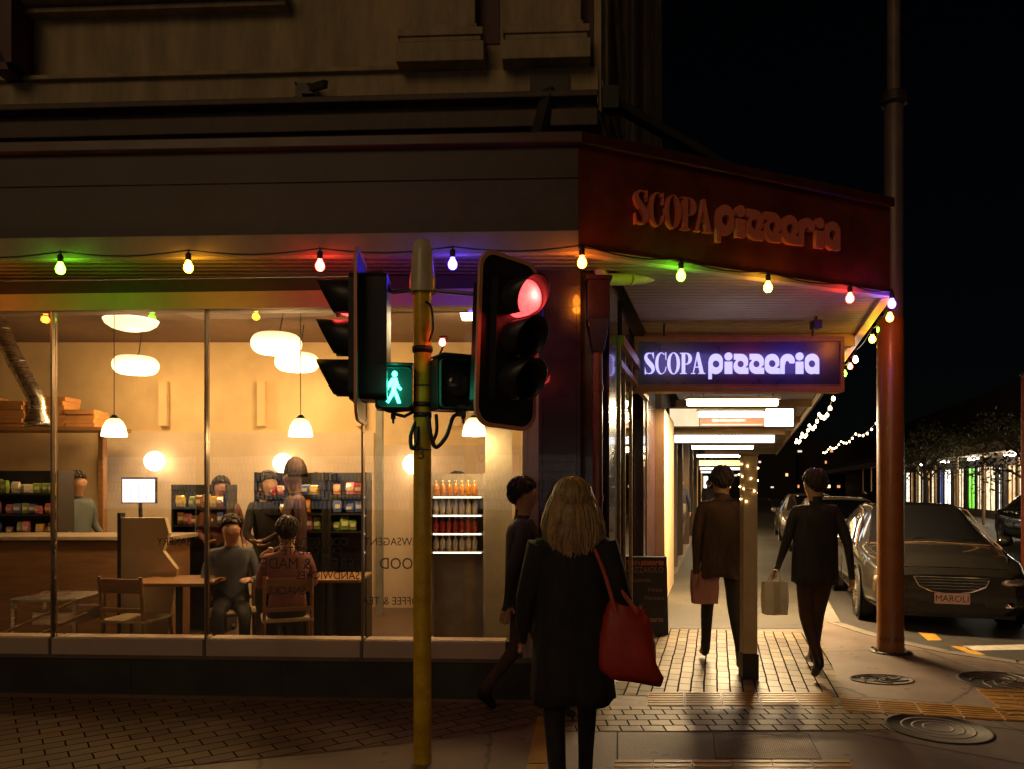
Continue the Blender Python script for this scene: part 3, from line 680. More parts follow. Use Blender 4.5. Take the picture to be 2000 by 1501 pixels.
mb = MB(); FR.pbox(mb, -20, 22, -40, 122, -.30, -.05); mb.prism([(0, 0), (.13, 0), (.06, .16), (0, .18)], -.05, -.30, lambda u, v, t: FR.pt(FR.s_(2, -.2)+u, t, 4.62+v)); mb.build('console_bracket', M('oxblood_paint', (.075, .02, .018), .55, var=.2), B)
# lights in the shopfront beyond the pillar: lit panes and shop doors of the neighbouring row
m_n = M('neighbour_brown_wall', (.11, .07, .045), .6, var=.3, scale=2)
N = thing('neighbouring_shop_row', (4.0, 18, 0), 'row of dim brown shopfronts with lit doorways beyond the corner building', 'building')
mb = MB(); s_e = ST.s_(1304)
for a, b, t in ((s_e, 9.6, .10), (9.6, 9.9, -.02), (9.9, 12.2, .22), (12.2, 12.5, -.02), (12.5, 15.5, .15), (15.5, 15.8, -.05), (15.8, 19, .2), (19, 19.4, -.05), (19.4, 24, .15), (24, 24.4, -.05), (24.4, 31, .1), (31, 31.5, -.05), (31.5, 60, .1)):
    ST.box(mb, a, b, 0, 3.9, t, .6)
mb.build('shopfront_wall', m_n, N)
gw = glow('lit_shop_window', (1, .62, .22), .9, texture=3)
for a, b, t, z0, z1 in ((10.1, 11.6, .22, .9, 2.3), (16.2, 18.4, .2, .7, 2.3), (20, 23.2, .15, .6, 2.4), (25, 30, .1, .6, 2.4), (33, 40, .1, .5, 2.5)):
    mb = MB(); ST.box(mb, a, b, z0, z1, t-.02, t-.002); f = mb.build('shop_window', gw, N)
    mb = MB()
    for k in range(4): s = a+(b-a)*k/3; ST.box(mb, s-.03, s+.03, z0-.05, z1+.05, t-.05, t-.02)
    ST.box(mb, a, b, z1, z1+.06, t-.05, t-.02); ST.box(mb, a, b, z0-.06, z0, t-.05, t-.02); mb.build('frame', m_trim, f)

# ================================================================== SHOP INTERIOR (parts of the building)
m_plast = M('aged_plaster', (.74, .56, .32), .8, var=.16, scale=1.6, bump=.2, bscale=12)
m_ceil = M('dark_shop_ceiling', (.16, .10, .065), .8, var=.2)
m_low = M('pale_lower_wall', (.62, .50, .37), .75, var=.1, scale=3)
mb = MB(); mb.box(-9, 1.3, 9.9, 10.1, 0, 3.6); mb.build('interior_back_wall', m_plast, B)
mb = MB(); mb.box(X_(195, 9.86), X_(730, 9.86), 9.86, 9.9, 0, Z_(843, 9.86)); mb.box(X_(745, 9.86), X_(1020, 9.86), 9.86, 9.9, 0, Z_(868, 9.86)); mb.build('wainscot', m_low, B)
mb = MB(); ST.box(mb, .35, 4.6, .0, 3.5, .42, .5); mb.build('interior_side_wall', m_plast, B)
mb = MB(); mb.box(-9, -8.9, 6, 10, 0, 3.5); mb.build('interior_side_wall', m_plast, B)
mb = MB(); mb.add([(-9, 5.95, 3.42), (.6, 5.95, 3.42), (1.6, 10, 3.42), (-9, 10, 3.42)], [(0, 1, 2, 3)]); mb.build('interior_ceiling', m_ceil, B)
mb = MB(); mb.add([(-9, 6.15, .02), (.45, 5.72, .02), (1.6, 10, .02), (-9, 10, .02)], [(0, 1, 2, 3)]); mb.build('interior_floor', M('dark_wood_floor', (.10, .06, .035), .4, var=.3, scale=4, stretch=(1, 12, 1)), B)
for a_ in ((X_(735, 9.3), X_(748, 9.3), 9.25, 9.35, 0, 3.4), (X_(948, 7.2), X_(1000, 7.2), 7.2, 7.5, 0, 3.4)):
    mb = MB(); mb.box(*a_); mb.build('interior_column', M('grey_green_column', (.28, .27, .23), .6, var=.15), B)
mb = MB(); FR.box(mb, FR.s_(1052, .3)-1.4, FR.s_(1040, .3), 2.95, 3.4, .30, .34); mb.build('interior_bulkhead', M('brown_bulkhead', (.14, .08, .05), .7), B)
for k in range(4):
    x = -4.5+k*1.25; mb = MB(); mb.box(x, x+.10, 9.78, 9.86, 2.35, 2.9); mb.build('wall_batten', m_plast, B)

# lamps -------------------------------------------------------------
WARM = (1.0, .62, .24)
m_lampw = opal('opal_lamp_glass', (1, .66, .34), 4.5, -.10, .10, .22)
m_bell = opal('opal_bell_glass', (1, .64, .32), 6, -.08, .09, .2)
m_globe = opal('opal_globe_glass', (1, .70, .40), 9, -.12, .12, .4)
def point(loc, e, c, r, parent):
    l = bpy.data.lights.new('bulb_light', 'POINT'); l.energy = e; l.color = c; l.shadow_soft_size = r
    o = bpy.data.objects.new('bulb_light', l); col.objects.link(o); o.location = Vector(loc)-wm(parent).translation if parent else loc; o.parent = parent
    return o
def donut(px, py, Y, wpx, label):
    p = P(px, py, Y); r = wpx/2/F*Y; t = thing('pendant_lamp', tuple(p), label, 'lamp', 'round white pendants in the shop'); k = .40
    prof = [(r*.30, -r*k)]+[(r*(.62+.38*math.cos(a)), r*k*math.sin(a)) for a in [R(-90+i*15) for i in range(13)]]+[(r*.12, r*k)]
    mb = MB(); mb.lathe(prof, p, 32); mb.build('shade', m_lampw, t)
    mb = MB(); mb.tube([p+Vector((0, 0, r*k)), p+Vector((r*.15, 0, r*k+.04)), Vector((p.x+.08, p.y, 3.42))], .006, 6); mb.build('cord', m_black, t)
    point(p-Vector((0, 0, r*k+.10)), 46, WARM, .15, t)
donut(540, 672, 8.0, 97, 'opal pendant, the upper of the overlapping pair left of the traffic signal')
donut(580, 708, 8.8, 85, 'opal pendant, the lower of the overlapping pair left of the traffic signal')
donut(265, 714, 8.8, 85, 'opal ring pendant alone above the left bell lamp')
def bell(px, py, Y, label):
    p = P(px, py, Y); s = Y/F; t = thing('bell_pendant', tuple(p), label, 'lamp', 'white bell pendants in the shop')
    mb = MB(); mb.lathe([(.001, 19*s), (8*s, 18*s), (15*s, 12*s), (20*s, 2*s), (23*s, -12*s), (23.5*s, -18*s), (21*s, -18*s), (18*s, 0), (10*s, 12*s), (.001, 15*s)], p, 28); mb.build('shade', m_bell, t)
    mb = MB(); mb.lathe([(.001, 25*s), (4*s, 24*s), (10*s, 17*s)], p, 16); mb.build('cap', m_black, t)
    mb = MB(); mb.tube([p+Vector((0, 0, 22*s)), Vector((p.x, p.y, 3.42))], .004, 6); mb.build('cord', m_black, t)
    point(p-Vector((0, 0, 26*s)), 23, WARM, .08, t)
bell(223, 833, 7.0, 'white bell lamp hanging left, over the screen'); bell(587, 833, 7.0, 'white bell lamp hanging below the pair of ring pendants'); bell(926, 832, 7.0, 'white bell lamp half hidden behind the red signal board')
for px, py, lb in ((302, 899, 'glowing wall globe above the till screen'), (553, 903, 'glowing wall globe behind the man in the beanie'), (806, 905, 'glowing wall globe beside the yellow signal pole')):
    p = P(px, py, 9.7); r = .125; t = thing('globe_sconce', tuple(p), lb, 'lamp', 'glowing globes on the back wall')
    mb = MB(); mb.lathe([(r*math.sin(a)+.001, r*math.cos(a)) for a in [math.pi*i/14 for i in range(15)]], p, 24); mb.build('globe', m_globe, t)
    mb = MB(); q = p+Vector((0, .13, 0)); mb.box(q.x-.04, q.x+.04, q.y-.02, q.y+.03, q.z-.05, q.z+.05); mb.build('wall_plate', m_trim, t)
p = P(256, 634, 8.1); t = thing('bowl_lamp', tuple(p), 'shallow bowl lamp with a flat top near the shop ceiling', 'lamp')
mb = MB(); mb.lathe([(.27, .035), (.25, .0), (.19, -.04), (.10, -.065), (.001, -.07)], p, 32); mb.build('bowl', glow('amber_bowl', (1, .68, .30), 2.2), t)
mb = MB(); mb.lathe([(.27, .035), (.272, .045), (.001, .045)], p, 32); mb.build('rim', glow('amber_rim', (1, .8, .45), 3), t); mb = MB(); mb.tube([p+Vector((0, 0, .04)), Vector((p.x, p.y, 3.42))], .008, 6); mb.build('stem', m_black, t)
c = P(924, 632, 8.0); t = thing('ceiling_light_panel', tuple(c), 'bright flat ceiling light left of the red signal board', 'lamp')
mb = MB(); mb.box(c.x-.13, c.x+.13, c.y-.3, c.y+.3, 3.36, 3.385); mb.build('diffuser', glow('ceiling_diffuser', (1, .82, .5), 7), t)
mb = MB(); mb.box(c.x-.15, c.x+.15, c.y-.32, c.y+.32, 3.386, 3.415); mb.build('housing', m_frame, t)
point((c.x, c.y, 3.2), 22, (1, .75, .42), .15, t)

# duct, pizza boxes, till, counter ------------------------------------
m_steel = M('brushed_steel', (.62, .58, .52), .28, metal=1, var=.15, scale=3, stretch=(1, 1, 14))
t = thing('extract_duct', tuple(P(60, 780, 8.4)), 'bent silver extract duct at the far left of the shop', 'duct')
mb = MB(); mb.tube([P(-60, 540, 8.4), P(0, 640, 8.4), P(30, 705, 8.4), P(62, 762, 8.4), P(72, 780, 8.4), P(74, 800, 8.4)], .085, 20)
for a, b in (((0, 640), (4, 648)), ((30, 705), (34, 712)), ((73, 792), (74, 799))): mb.tube([P(*a, 8.4), P(*b, 8.4)], .092, 20)
mb.build('pipe', m_steel, t); pp = P(74, 812, 8.4); mb = MB(); mb.lathe([(.085, .07), (.088, .04), (.14, -.06), (.15, -.10), (.14, -.10), (.08, .03)], pp, 24); mb.build('hood', m_steel, t)
m_wood = M('warm_wood', (.30, .15, .06), .45, var=.3, scale=3, stretch=(1, 8, 8))
sh = thing('box_shelf', (X_(90, 9.2), 9.2, 0), 'high shelf carrying the stacks of brown boxes', 'shelf')
mb = MB(); zs = Z_(832, 9.0); mb.box(X_(-80, 9.0), X_(215, 9.0), 9.0, 9.5, zs-.04, zs); mb.build('board', m_wood, sh)
mb = MB(); mb.box(X_(-80, 9.4), X_(-72, 9.4), 9.35, 9.45, 0, zs-.04); mb.box(X_(196, 9.4), X_(205, 9.4), 9.35, 9.45, 0, zs-.04); mb.build('post', m_wood, sh)
m_card = M('brown_cardboard', (.50, .24, .08), .7, var=.15, scale=5)
proto = None; stacks = [(-30, 7, 'far left pile'), (33, 6, 'pile by the duct hood'), (112, 7, 'pile right of the duct'), (140, 5, 'short stack'), (168, 4, 'rightmost pile')]
bx = MB(); bx.box(-.17, .17, -.17, .17, 0, .040)
for st, (px, n_, lb) in enumerate(stacks[:3]+stacks[4:]):
    for k in range(n_):
        if proto is None:
            proto = thing('pizza_box', (0, 0, 0)); bx.build('carton', m_card, proto); l2 = MB(); l2.box(-.172, .172, -.172, .172, .0405, .050); l2.build('lid', m_card, proto); o = proto
        else: o = copy_tree(proto)
        place(o, (X_(px, 9.2)+random.uniform(-.012, .012), 9.22+random.uniform(-.01, .01), zs+.0515*k), random.uniform(-.05, .05))
        tag(o, 'flat brown pizza box in the '+lb+' on the high shelf', 'pizza box', 'stacked pizza boxes in the '+lb)
t = thing('till_screen', tuple(P(271, 985, 7.6)), 'bright lilac white till screen on the counter at left', 'screen')
mb = MB(); c = P(271, 957, 7.6); mb.box(c.x-.172, c.x+.172, c.y, c.y+.03, c.z-.125, c.z+.132); mb.build('casing', m_black, t)
mb = MB(); mb.box(c.x-.160, c.x+.160, c.y-.004, c.y-.001, c.z-.115, c.z+.115); mb.build('display', glow('till_display', (.72, .66, 1), 1.15), t)
mb = MB()
for k in range(1, 4): mb.box(c.x-.16+.08*k-.0015, c.x-.16+.08*k+.0015, c.y-.006, c.y-.005, c.z-.11, c.z+.08)
for k in range(3): mb.box(c.x-.155, c.x+.155, c.y-.006, c.y-.005, c.z-.06+.05*k, c.z-.058+.05*k)
mb.build('grid_lines', M('grey_screen_line', (.3, .3, .42), .5, var=0), t)
mb = MB(); mb.tube([(c.x, c.y+.03, c.z-.12), (c.x, c.y+.05, 1.12)], .02, 8); mb.box(c.x-.1, c.x+.1, c.y-.05, c.y+.12, 1.105, 1.12); mb.build('stand', m_black, t)
t = thing('service_counter', (X_(180, 7.6), 7.6, 0), 'dark wooden service counter under the till screen', 'counter')
mb = MB(); mb.box(X_(-150, 7.5), X_(330, 7.5), 7.45, 8.0, 0, 1.06); mb.build('body', m_wood, t, bevel=.01)
mb = MB(); mb.box(X_(-160, 7.4), X_(335, 7.4), 7.40, 8.03, 1.06, 1.10); mb.build('worktop', M('pale_worktop', (.45, .36, .26), .4), t, bevel=.006)
t = thing('steel_prep_bench', (X_(90, 6.5), 6.5, 0), 'low stainless steel bench at the far left of the window', 'bench')
mb = MB(); zt = Z_(1168, 6.4); mb.box(X_(20, 6.4), X_(150, 6.4), 6.4, 6.9, zt-.03, zt); mb.build('top', m_steel, t, bevel=.005)
mb = MB(); mb.box(X_(60, 6.4), X_(145, 6.4), 6.42, 6.9, zt-.22, zt-.12); mb.build('drawer', m_steel, t)
for px in (24, 144):
    for y in (6.42, 6.86): mb = MB(); mb.box(X_(px, 6.4)-.015, X_(px, 6.4)+.015, y-.015, y+.015, .02, zt-.03); mb.build('leg', m_steel, t)
t = thing('handrail', (X_(60, 6.2), 6.2, 0), 'thin brass handrail sloping inside the left of the window', 'rail')
mb = MB(); mb.tube([P(-60, 1265, 6.2), P(150, 1170, 6.35)], .012, 8); mb.tube([P(-60, 1300, 6.2), P(170, 1195, 6.35)], .012, 8); mb.build('rail_bar', m_trim, t)
for px, py in ((30, 1225), (110, 1188)):
    q = P(px, py, 6.27); mb = MB(); mb.tube([q, (q.x, q.y, .02)], .012, 8); mb.build('upright', m_trim, t)

def chair(px, Y, rz, label):
    t = thing('wooden_chair', (X_(px, Y), Y, .02), label, 'chair', None, rz); T = wm(t); L = lambda *a: [T @ Vector(p) for p in a]
    mb = MB(); mb.box(-.21, .21, -.20, .20, .43, .455, 0, T); mb.build('seat', M('cream_seat_pad', (.62, .48, .28), .6), t, bevel=.008)
    for x, y in ((-.19, -.18), (.19, -.18)): mb = MB(); mb.tube(L((x, y, .43), (x*1.1, y*1.1, 0)), .016, 8); mb.build('leg', m_wood, t)
    for x in (-.19, .19): mb = MB(); mb.tube(L((x*1.05, .20, 0), (x, .18, .43), (x, .22, .82)), .016, 8); mb.build('leg', m_wood, t)
    mb = MB(); mb.box(-.19, .19, .195, .215, .68, .80, 0, T); mb.box(-.19, .19, .195, .21, .52, .56, 0, T); mb.build('backrest', m_wood, t, bevel=.006)
chair(268, 6.55, R(170), 'wooden chair with a cream seat behind the glass at left')
chair(452, 6.9, R(20), 'wooden chair with a cream seat near the middle mullion')
chair(560, 6.6, R(200), 'wooden chair seen from behind left of the yellow pole')
def table(px, Y, label, w=.7):
    t = thing('cafe_table', (X_(px, Y), Y, .02), label, 'table'); c = wm(t).translation
    mb = MB(); mb.box(c.x-w/2, c.x+w/2, Y-.3, Y+.3, .74, .77); mb.build('top', m_wood, t, bevel=.006)
    mb = MB(); mb.tube([(c.x, Y, .03), (c.x, Y, .74)], .03, 12); mb.build('pedestal', m_black, t)
    mb = MB(); mb.lathe([(.22, .02), (.22, .035), (.03, .06)], (c.x, Y, 0), 20); mb.build('foot', m_black, t)
table(350, 6.75, 'small wooden table beside the cream seated chair'); table(640, 7.0, 'small wooden table left of the yellow pole')
t = thing('cream_partition', (X_(285, 7.0), 7.0, 0), 'cream half height partition with a slanted edge below the till', 'partition')
mb = MB(); y0 = 6.95
poly = [(X_(px, y0), Z_(py, y0)) for px, py in ((236, 1262), (236, 1010), (322, 1010), (330, 1040), (318, 1075), (345, 1110), (325, 1262))]
mb.prism(poly, y0, y0+.06, lambda u, v, tt: Vector((u, tt, v))); mb.build('panel', M('cream_panel', (.72, .56, .32), .5, var=.08), t)
mb = MB(); mb.box(X_(230, y0), X_(236, y0), y0-.01, y0+.08, .02, Z_(1000, y0)); mb.build('edge_post', m_black, t)

# snack shelves standing in for goods mirrored in the window, and a drinks cabinet --------------------------------------------------
def shelf_unit(px0, px1, ys, Y, label, name='mirrored_snack_shelf', lit=None, boards=m_black):
    t = thing(name, (X_((px0+px1)/2, Y), Y, 0), label, 'shelf'); x0, x1 = X_(px0, Y), X_(px1, Y)
    mb = MB(); mb.box(x0-.02, x0, Y, Y+.3, .02, Z_(ys[0]-45, Y)); mb.box(x1, x1+.02, Y, Y+.3, .02, Z_(ys[0]-45, Y)); mb.box(x0, x1, Y+.29, Y+.31, .02, Z_(ys[0]-45, Y)); mb.build('cabinet', boards, t)
    for y in ys: mb = MB(); mb.box(x0, x1, Y, Y+.285, Z_(y, Y)-.018, Z_(y, Y)); mb.build('board', boards, t)
    if lit:
        for y in ys: mb = MB(); mb.box(x0+.02, x1-.02, Y-.005, Y+.0, Z_(y, Y)-.016, Z_(y, Y)-.004); mb.build('light_strip', lit, t)
    return x0, x1
cols = {'yellow': (.75, .50, .06), 'red': (.55, .05, .04), 'green': (.25, .40, .08), 'pink': (.70, .22, .30), 'white': (.75, .70, .62), 'orange': (.80, .28, .04), 'blue': (.10, .16, .45), 'brown': (.30, .14, .06)}
packs = {}
def packet(cn):
    if cn not in packs:
        t = thing('mirrored_snack_packet', (0, 0, 0)); mb = MB(); h = .13; w_ = .042
        pr = [(-w_, 0, .003), (-w_*.9, .012, .02), (-w_*.96, h*.5, .032), (-w_*.9, h-.012, .02), (-w_, h, .003)]
        vs = []
        for x, z, d in pr: vs += [(x, -d, z), (-x, -d, z), (-x, d, z), (x, d, z)]
        mb.add(vs, [(i*4+j, i*4+(j+1) % 4, i*4+4+(j+1) % 4, i*4+4+j) for i in range(4) for j in range(4)]+[(0, 1, 2, 3), (16, 17, 18, 19)])
        mb.build('bag', M('glossy_'+cn+'_foil', cols[cn], .3, var=.35, scale=30, coat=.3), t)
        mb = MB(); mb.box(-.026, .026, -.0345, -.033, .045, .085); mb.build('printed_panel', M('pale_print', (.75, .66, .5), .4, var=.4, scale=60), t)
        packs[cn] = [t, 0]
    pk = packs[cn]; pk[1] += 1
    return pk[0] if pk[1] == 1 else copy_tree(pk[0])
def fill(px0, px1, y, Y, order, where, sc=1.0):
    x = X_(px0, Y)+.05; i = 0
    while x < X_(px1, Y)-.04:
        cn = order[(i//3) % len(order)] if random.random() < .7 else random.choice(list(cols)); o = packet(cn)
        g_ = sc*random.uniform(.8, 1.1); place(o, (x, Y+.08+random.uniform(-.03, .03), Z_(y, Y)), random.uniform(-.45, .45), (g_, g_, sc*random.uniform(.7, 1.2)))
        tag(o, f'small {cn} packet standing in for mirrored goods on the {where}', 'packet', f'{cn} stand-in packets on the {where}'); x += random.choice((.07, .085, .085, .13))*sc; i += 1
ys = (966, 1001, 1036)
shelf_unit(500, 628, ys, 7.6, 'black shelf unit standing in for mirrored snacks below the beanie wearer')
fill(500, 628, ys[0], 7.6, ['red', 'yellow', 'pink'], 'top shelf below the beanie wearer'); fill(500, 628, ys[1], 7.6, ['yellow', 'orange'], 'middle shelf below the beanie wearer'); fill(500, 628, ys[2], 7.6, ['white', 'yellow', 'green'], 'low shelf below the beanie wearer')
shelf_unit(646, 712, ys, 7.7, 'narrow black shelf unit standing in for mirrored snacks left of the yellow pole')
fill(646, 712, ys[0], 7.7, ['pink', 'red'], 'top of the narrow snack shelf'); fill(646, 712, ys[1], 7.7, ['blue', 'white'], 'middle of the narrow snack shelf'); fill(646, 712, ys[2], 7.7, ['green', 'white'], 'bottom of the narrow snack shelf')
shelf_unit(338, 440, (990, 1024), 8.2, 'dim shelf unit standing in for mirrored bottles and packets behind the till')
fill(338, 440, 990, 8.2, ['brown', 'white'], 'upper shelf behind the till'); fill(338, 440, 1024, 8.2, ['brown', 'red'], 'lower shelf behind the till')
shelf_unit(-40, 110, (962, 1003, 1045), 8.15, 'shelf unit standing in for mirrored pink and blue packets at far left', name='mirrored_snack_shelf')
fill(-40, 110, 962, 8.15, ['green', 'white'], 'top shelf at far left'); fill(-40, 110, 1003, 8.15, ['pink', 'blue'], 'middle shelf at far left'); fill(-40, 110, 1045, 8.15, ['blue', 'pink', 'red'], 'lowest shelf at far left')
strip = glow('shelf_strip_light', (1, .9, .72), 2.6)
shelf_unit(842, 944, (968, 1004, 1040, 1076), 7.3, 'lit drinks cabinet right of the yellow pole', name='drinks_cabinet', lit=strip, boards=M('grey_cabinet', (.35, .33, .3), .4))
m_bot = M('milky_bottle', (.75, .70, .60), .2, var=.15, coat=.5); m_botr = M('red_soda_bottle', (.45, .03, .03), .15, var=.2, coat=.5); m_bota = M('amber_bottle', (.65, .26, .03), .12, var=.2, coat=.5)
botp = {}
def bottle(kind, mt):
    if kind not in botp:
        t = thing('bottle', (0, 0, 0)); mb = MB(); mb.lathe([(.001, 0), (.027, 0), (.028, .085), (.020, .11), (.010, .125), (.010, .14)], (0, 0, 0), 12); mb.build('glass_body', mt, t)
        mb = MB(); mb.lathe([(.0125, .138), (.0125, .152), (.001, .152)], (0, 0, 0), 10); mb.build('cap', m_lid, t); botp[kind] = [t, 0]
    b = botp[kind]; b[1] += 1; return b[0] if b[1] == 1 else copy_tree(b[0])
m_lid = M('white_lid', (.8, .78, .74), .4, var=0)
for row, (y, kd, mt, wh) in enumerate(((968, 'amber', m_bota, 'top shelf'), (1004, 'milky white', m_bot, 'second shelf'), (1040, 'red', m_botr, 'third shelf'), (1076, 'milky white', m_bot, 'lowest shelf'))):
    x = X_(842, 7.3)+.04
    while x < X_(944, 7.3)-.03:
        o = bottle(kd, mt); place(o, (x, 7.38, Z_(y, 7.3))); tag(o, f'{kd} bottle on the {wh} of the lit drinks cabinet', 'bottle', f'{kd} bottles on the {wh} of the cabinet'); x += .062
# store lettering mirrored in the window, put on the glass as dark words
m_mirror_word = M('mirrored_word_grey', (.05, .045, .04), .6, var=0)
t = thing('mirrored_lettering', tuple(FR.pt(FR.s_(650), 0, .5)), 'rows of dark words for store lettering mirrored in the lower window', 'lettering')
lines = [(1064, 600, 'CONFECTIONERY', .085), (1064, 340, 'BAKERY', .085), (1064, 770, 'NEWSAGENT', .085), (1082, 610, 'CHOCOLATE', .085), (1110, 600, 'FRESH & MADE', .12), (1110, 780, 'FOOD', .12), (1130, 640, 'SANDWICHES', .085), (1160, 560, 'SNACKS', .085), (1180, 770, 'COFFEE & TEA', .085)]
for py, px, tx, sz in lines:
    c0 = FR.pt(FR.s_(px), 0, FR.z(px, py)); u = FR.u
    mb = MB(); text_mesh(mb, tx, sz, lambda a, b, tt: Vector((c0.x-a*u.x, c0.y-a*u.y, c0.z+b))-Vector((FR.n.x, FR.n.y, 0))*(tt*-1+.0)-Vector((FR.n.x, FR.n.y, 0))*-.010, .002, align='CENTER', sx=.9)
    mb.build('word', m_mirror_word, t)

# ================================================================== SIGNS
t = thing('fascia_lettering', tuple(AC.pt(AC.s_(1440), -.02, 3.5)), 'raised brick red SCOPA pizzeria letters on the maroon corner fascia', 'sign')
sa, sb = AC.s_(1240, -.03), AC.s_(1640, -.03); k = (sb-sa)/8.29; zb = 3.415
mb = MB(); put_logo(mb, lambda u, v, tt: AC.pt(sa+u, tt-.004, zb+v+.022*u), k, .035)
mb.build('letters', M('brick_red_letter', (.80, .21, .14), .4, var=.1, coat=.2), t)
SY = 7.5
t = thing('lit_hanging_sign', (X_(1440, SY), SY, 2.8), 'dark hanging sign with glowing lilac SCOPA pizzeria letters', 'sign')
mb = MB(); mb.box(X_(1246, SY), X_(1640, SY), SY, SY+.14, Z_(752, SY), Z_(668, SY)); mb.build('panel', M('indigo_sign_panel', (.035, .03, .10), .3, var=.2), t)
mb = MB()
for a in ((1238, 1648, 658, 668), (1238, 1648, 752, 764), (1238, 1246, 668, 752), (1640, 1648, 668, 752)): mb.box(X_(a[0], SY), X_(a[1], SY), SY-.02, SY+.16, Z_(a[3], SY), Z_(a[2], SY))
mb.build('frame', M('rust_brown_frame', (.30, .13, .06), .45, var=.25), t, bevel=.003)
k = (X_(1599, SY)-X_(1259, SY))/8.29
mb = MB(); put_logo(mb, lambda u, v, tt: Vector((X_(1259, SY)+u, SY+tt-.003, Z_(731, SY)+v)), k, .012)
mb.build('letters', glow('lilac_lit_letter', (.52, .48, 1.0), .95, base=(.12, .12, .2)), t)
for px in (1300, 1593):
    mb = MB(); mb.tube([(X_(px, SY), SY+.07, Z_(658, SY)), (X_(px, SY), SY+.07, SOF)], .012, 8); mb.build('hanger', m_steel_d, t)
l = bpy.data.lights.new('letter_light', 'AREA'); l.shape = 'RECTANGLE'; l.size = 1.7; l.size_y = .2; l.energy = 1.5; l.color = (.42, .36, 1)
o = bpy.data.objects.new('letter_light', l); col.objects.link(o); o.parent = t; o.location = (-.05, -.06, -.02); o.rotation_euler = (R(90), 0, R(0))
t = thing('ceiling_speaker', (X_(1593, 7.3), 7.3, 3.1), 'small dark box fixed to the soffit above the lilac sign', 'speaker')
mb = MB(); mb.box(X_(1586, 7.3), X_(1602, 7.3), 7.25, 7.36, Z_(643, 7.3), Z_(627, 7.3)); mb.build('case', m_black, t, bevel=.004)
mb = MB(); mb.box(X_(1592, 7.3), X_(1596, 7.3), 7.29, 7.32, Z_(627, 7.3), SOF+.01); mb.build('bracket', m_black, t)

def tube_light(px0, px1, py, Y, label, e, s=9):
    t = thing('tube_light', (X_((px0+px1)/2, Y), Y, Z_(py, Y)), label, 'lamp', 'fluorescent tubes under the awning'); z = Z_(py, Y)
    mb = MB(); mb.tube([(X_(px0, Y), Y, z), (X_(px1, Y), Y, z)], .05, 12); mb.build('diffuser', glow('tube_diffuser', (1, .86, .6), s), t)
    mb = MB(); mb.box(X_(px0, Y)-.03, X_(px1, Y)+.03, Y-.05, Y+.05, z+.035, z+.075); mb.build('batten', m_lid, t)
    mb = MB()
    for q in (px0+8, px1-8): mb.tube([(X_(q, Y), Y, z+.07), (X_(q, Y), Y, SOF)], .008, 6)
    mb.build('hanger', m_steel_d, t)
    l = bpy.data.lights.new('tube_glow', 'AREA'); l.shape = 'RECTANGLE'; l.size = X_(px1, Y)-X_(px0, Y); l.size_y = .1; l.energy = e; l.color = (1, .68, .33)
    o = bpy.data.objects.new('tube_glow', l); col.objects.link(o); o.parent = t; o.location = (0, 0, -.08)
tube_light(1343, 1518, 784, 10.2, 'long bright tube light under the awning just below the lilac sign', 370, 12)
tube_light(1366, 1490, 807, 11.6, 'shorter tube light crossing the brown and white hanging sign', 30, 9)
tube_light(1352, 1470, 872, 19.5, 'added tube light farther down, brightening the footpath below the white lightbox', 70, 12)  # this tube and the next are added to brighten the street under the awning
tube_light(1362, 1450, 889, 25.0, 'most distant tube light, added to brighten the awning underside', 60, 12)
Y2 = 12.9
t = thing('brown_white_sign', (X_(1420, Y2), Y2, 2.6), 'hanging lightbox with a blank cream end and a brown middle', 'sign')
mb = MB(); mb.box(X_(1306, Y2), X_(1552, Y2), Y2, Y2+.18, Z_(834, Y2), Z_(794, Y2)); mb.build('casing', m_steel_d, t)
mb = MB(); mb.box(X_(1308, Y2), X_(1365, Y2), Y2-.01, Y2-.001, Z_(831, Y2), Z_(797, Y2)); mb.build('cream_face', glow('cream_sign_face', (1, .76, .48), .62, texture=2), t)
mb = MB(); mb.box(X_(1366.5, Y2), X_(1492, Y2), Y2-.01, Y2-.001, Z_(831, Y2), Z_(797, Y2)); mb.build('brown_face', glow('brown_sign_face', (.62, .20, .07), .75, texture=2), t)
mb = MB(); mb.box(X_(1493.5, Y2), X_(1549, Y2), Y2-.01, Y2-.001, Z_(831, Y2), Z_(797, Y2)); mb.build('white_face', glow('white_sign_face', (1, .92, .80), 5), t)
mb = MB(); x = 1391
for grp in (6, 5, 5, 6):
    for q in range(grp): mb.box(X_(x, Y2), X_(x+1.6, Y2), Y2-.016, Y2-.011, Z_(821.5, Y2), Z_(817.5, Y2)); x += 2.3
    x += 1.6; mb.box(X_(x, Y2), X_(x+.5, Y2), Y2-.016, Y2-.011, Z_(822.5, Y2), Z_(817, Y2)); x += 2.2
for a in ((1370, 1488, 827.5, 828.4), (1370, 1488, 799.6, 800.5)): mb.box(X_(a[0], Y2), X_(a[1], Y2), Y2-.016, Y2-.011, Z_(a[3], Y2), Z_(a[2], Y2))
mb.build('print', glow('cream_print', (1, .8, .6), 1.3), t)
mb = MB(); mb.tube([(X_(1306, Y2), Y2+.08, Z_(812, Y2)), (X_(1290, Y2), Y2+.08, Z_(815, Y2))], .02, 8); mb.build('arm', m_steel_d, t)
t = thing('cream_cross_beam', (X_(1410, 13.6), 13.6, 2.6), 'cream cross beam under the awning between two hanging signs', 'beam')
mb = MB(); mb.box(X_(1284, 13.6), X_(1533, 13.6), 13.6, 13.75, Z_(847, 13.6), Z_(815, 13.6)); mb.build('beam', M('cream_beam', (.65, .50, .26), .5, var=.1), t)
mb = MB(); c = P(1289, 826, 13.59); mb.lathe([(.03, -.012), (.03, 0), (.001, 0)], (0, 0, 0), 14, 0, Matrix.Translation(c) @ Matrix.Rotation(R(90), 4, 'X')); mb.build('bolt', m_steel_d, t)
Y3 = 14.6
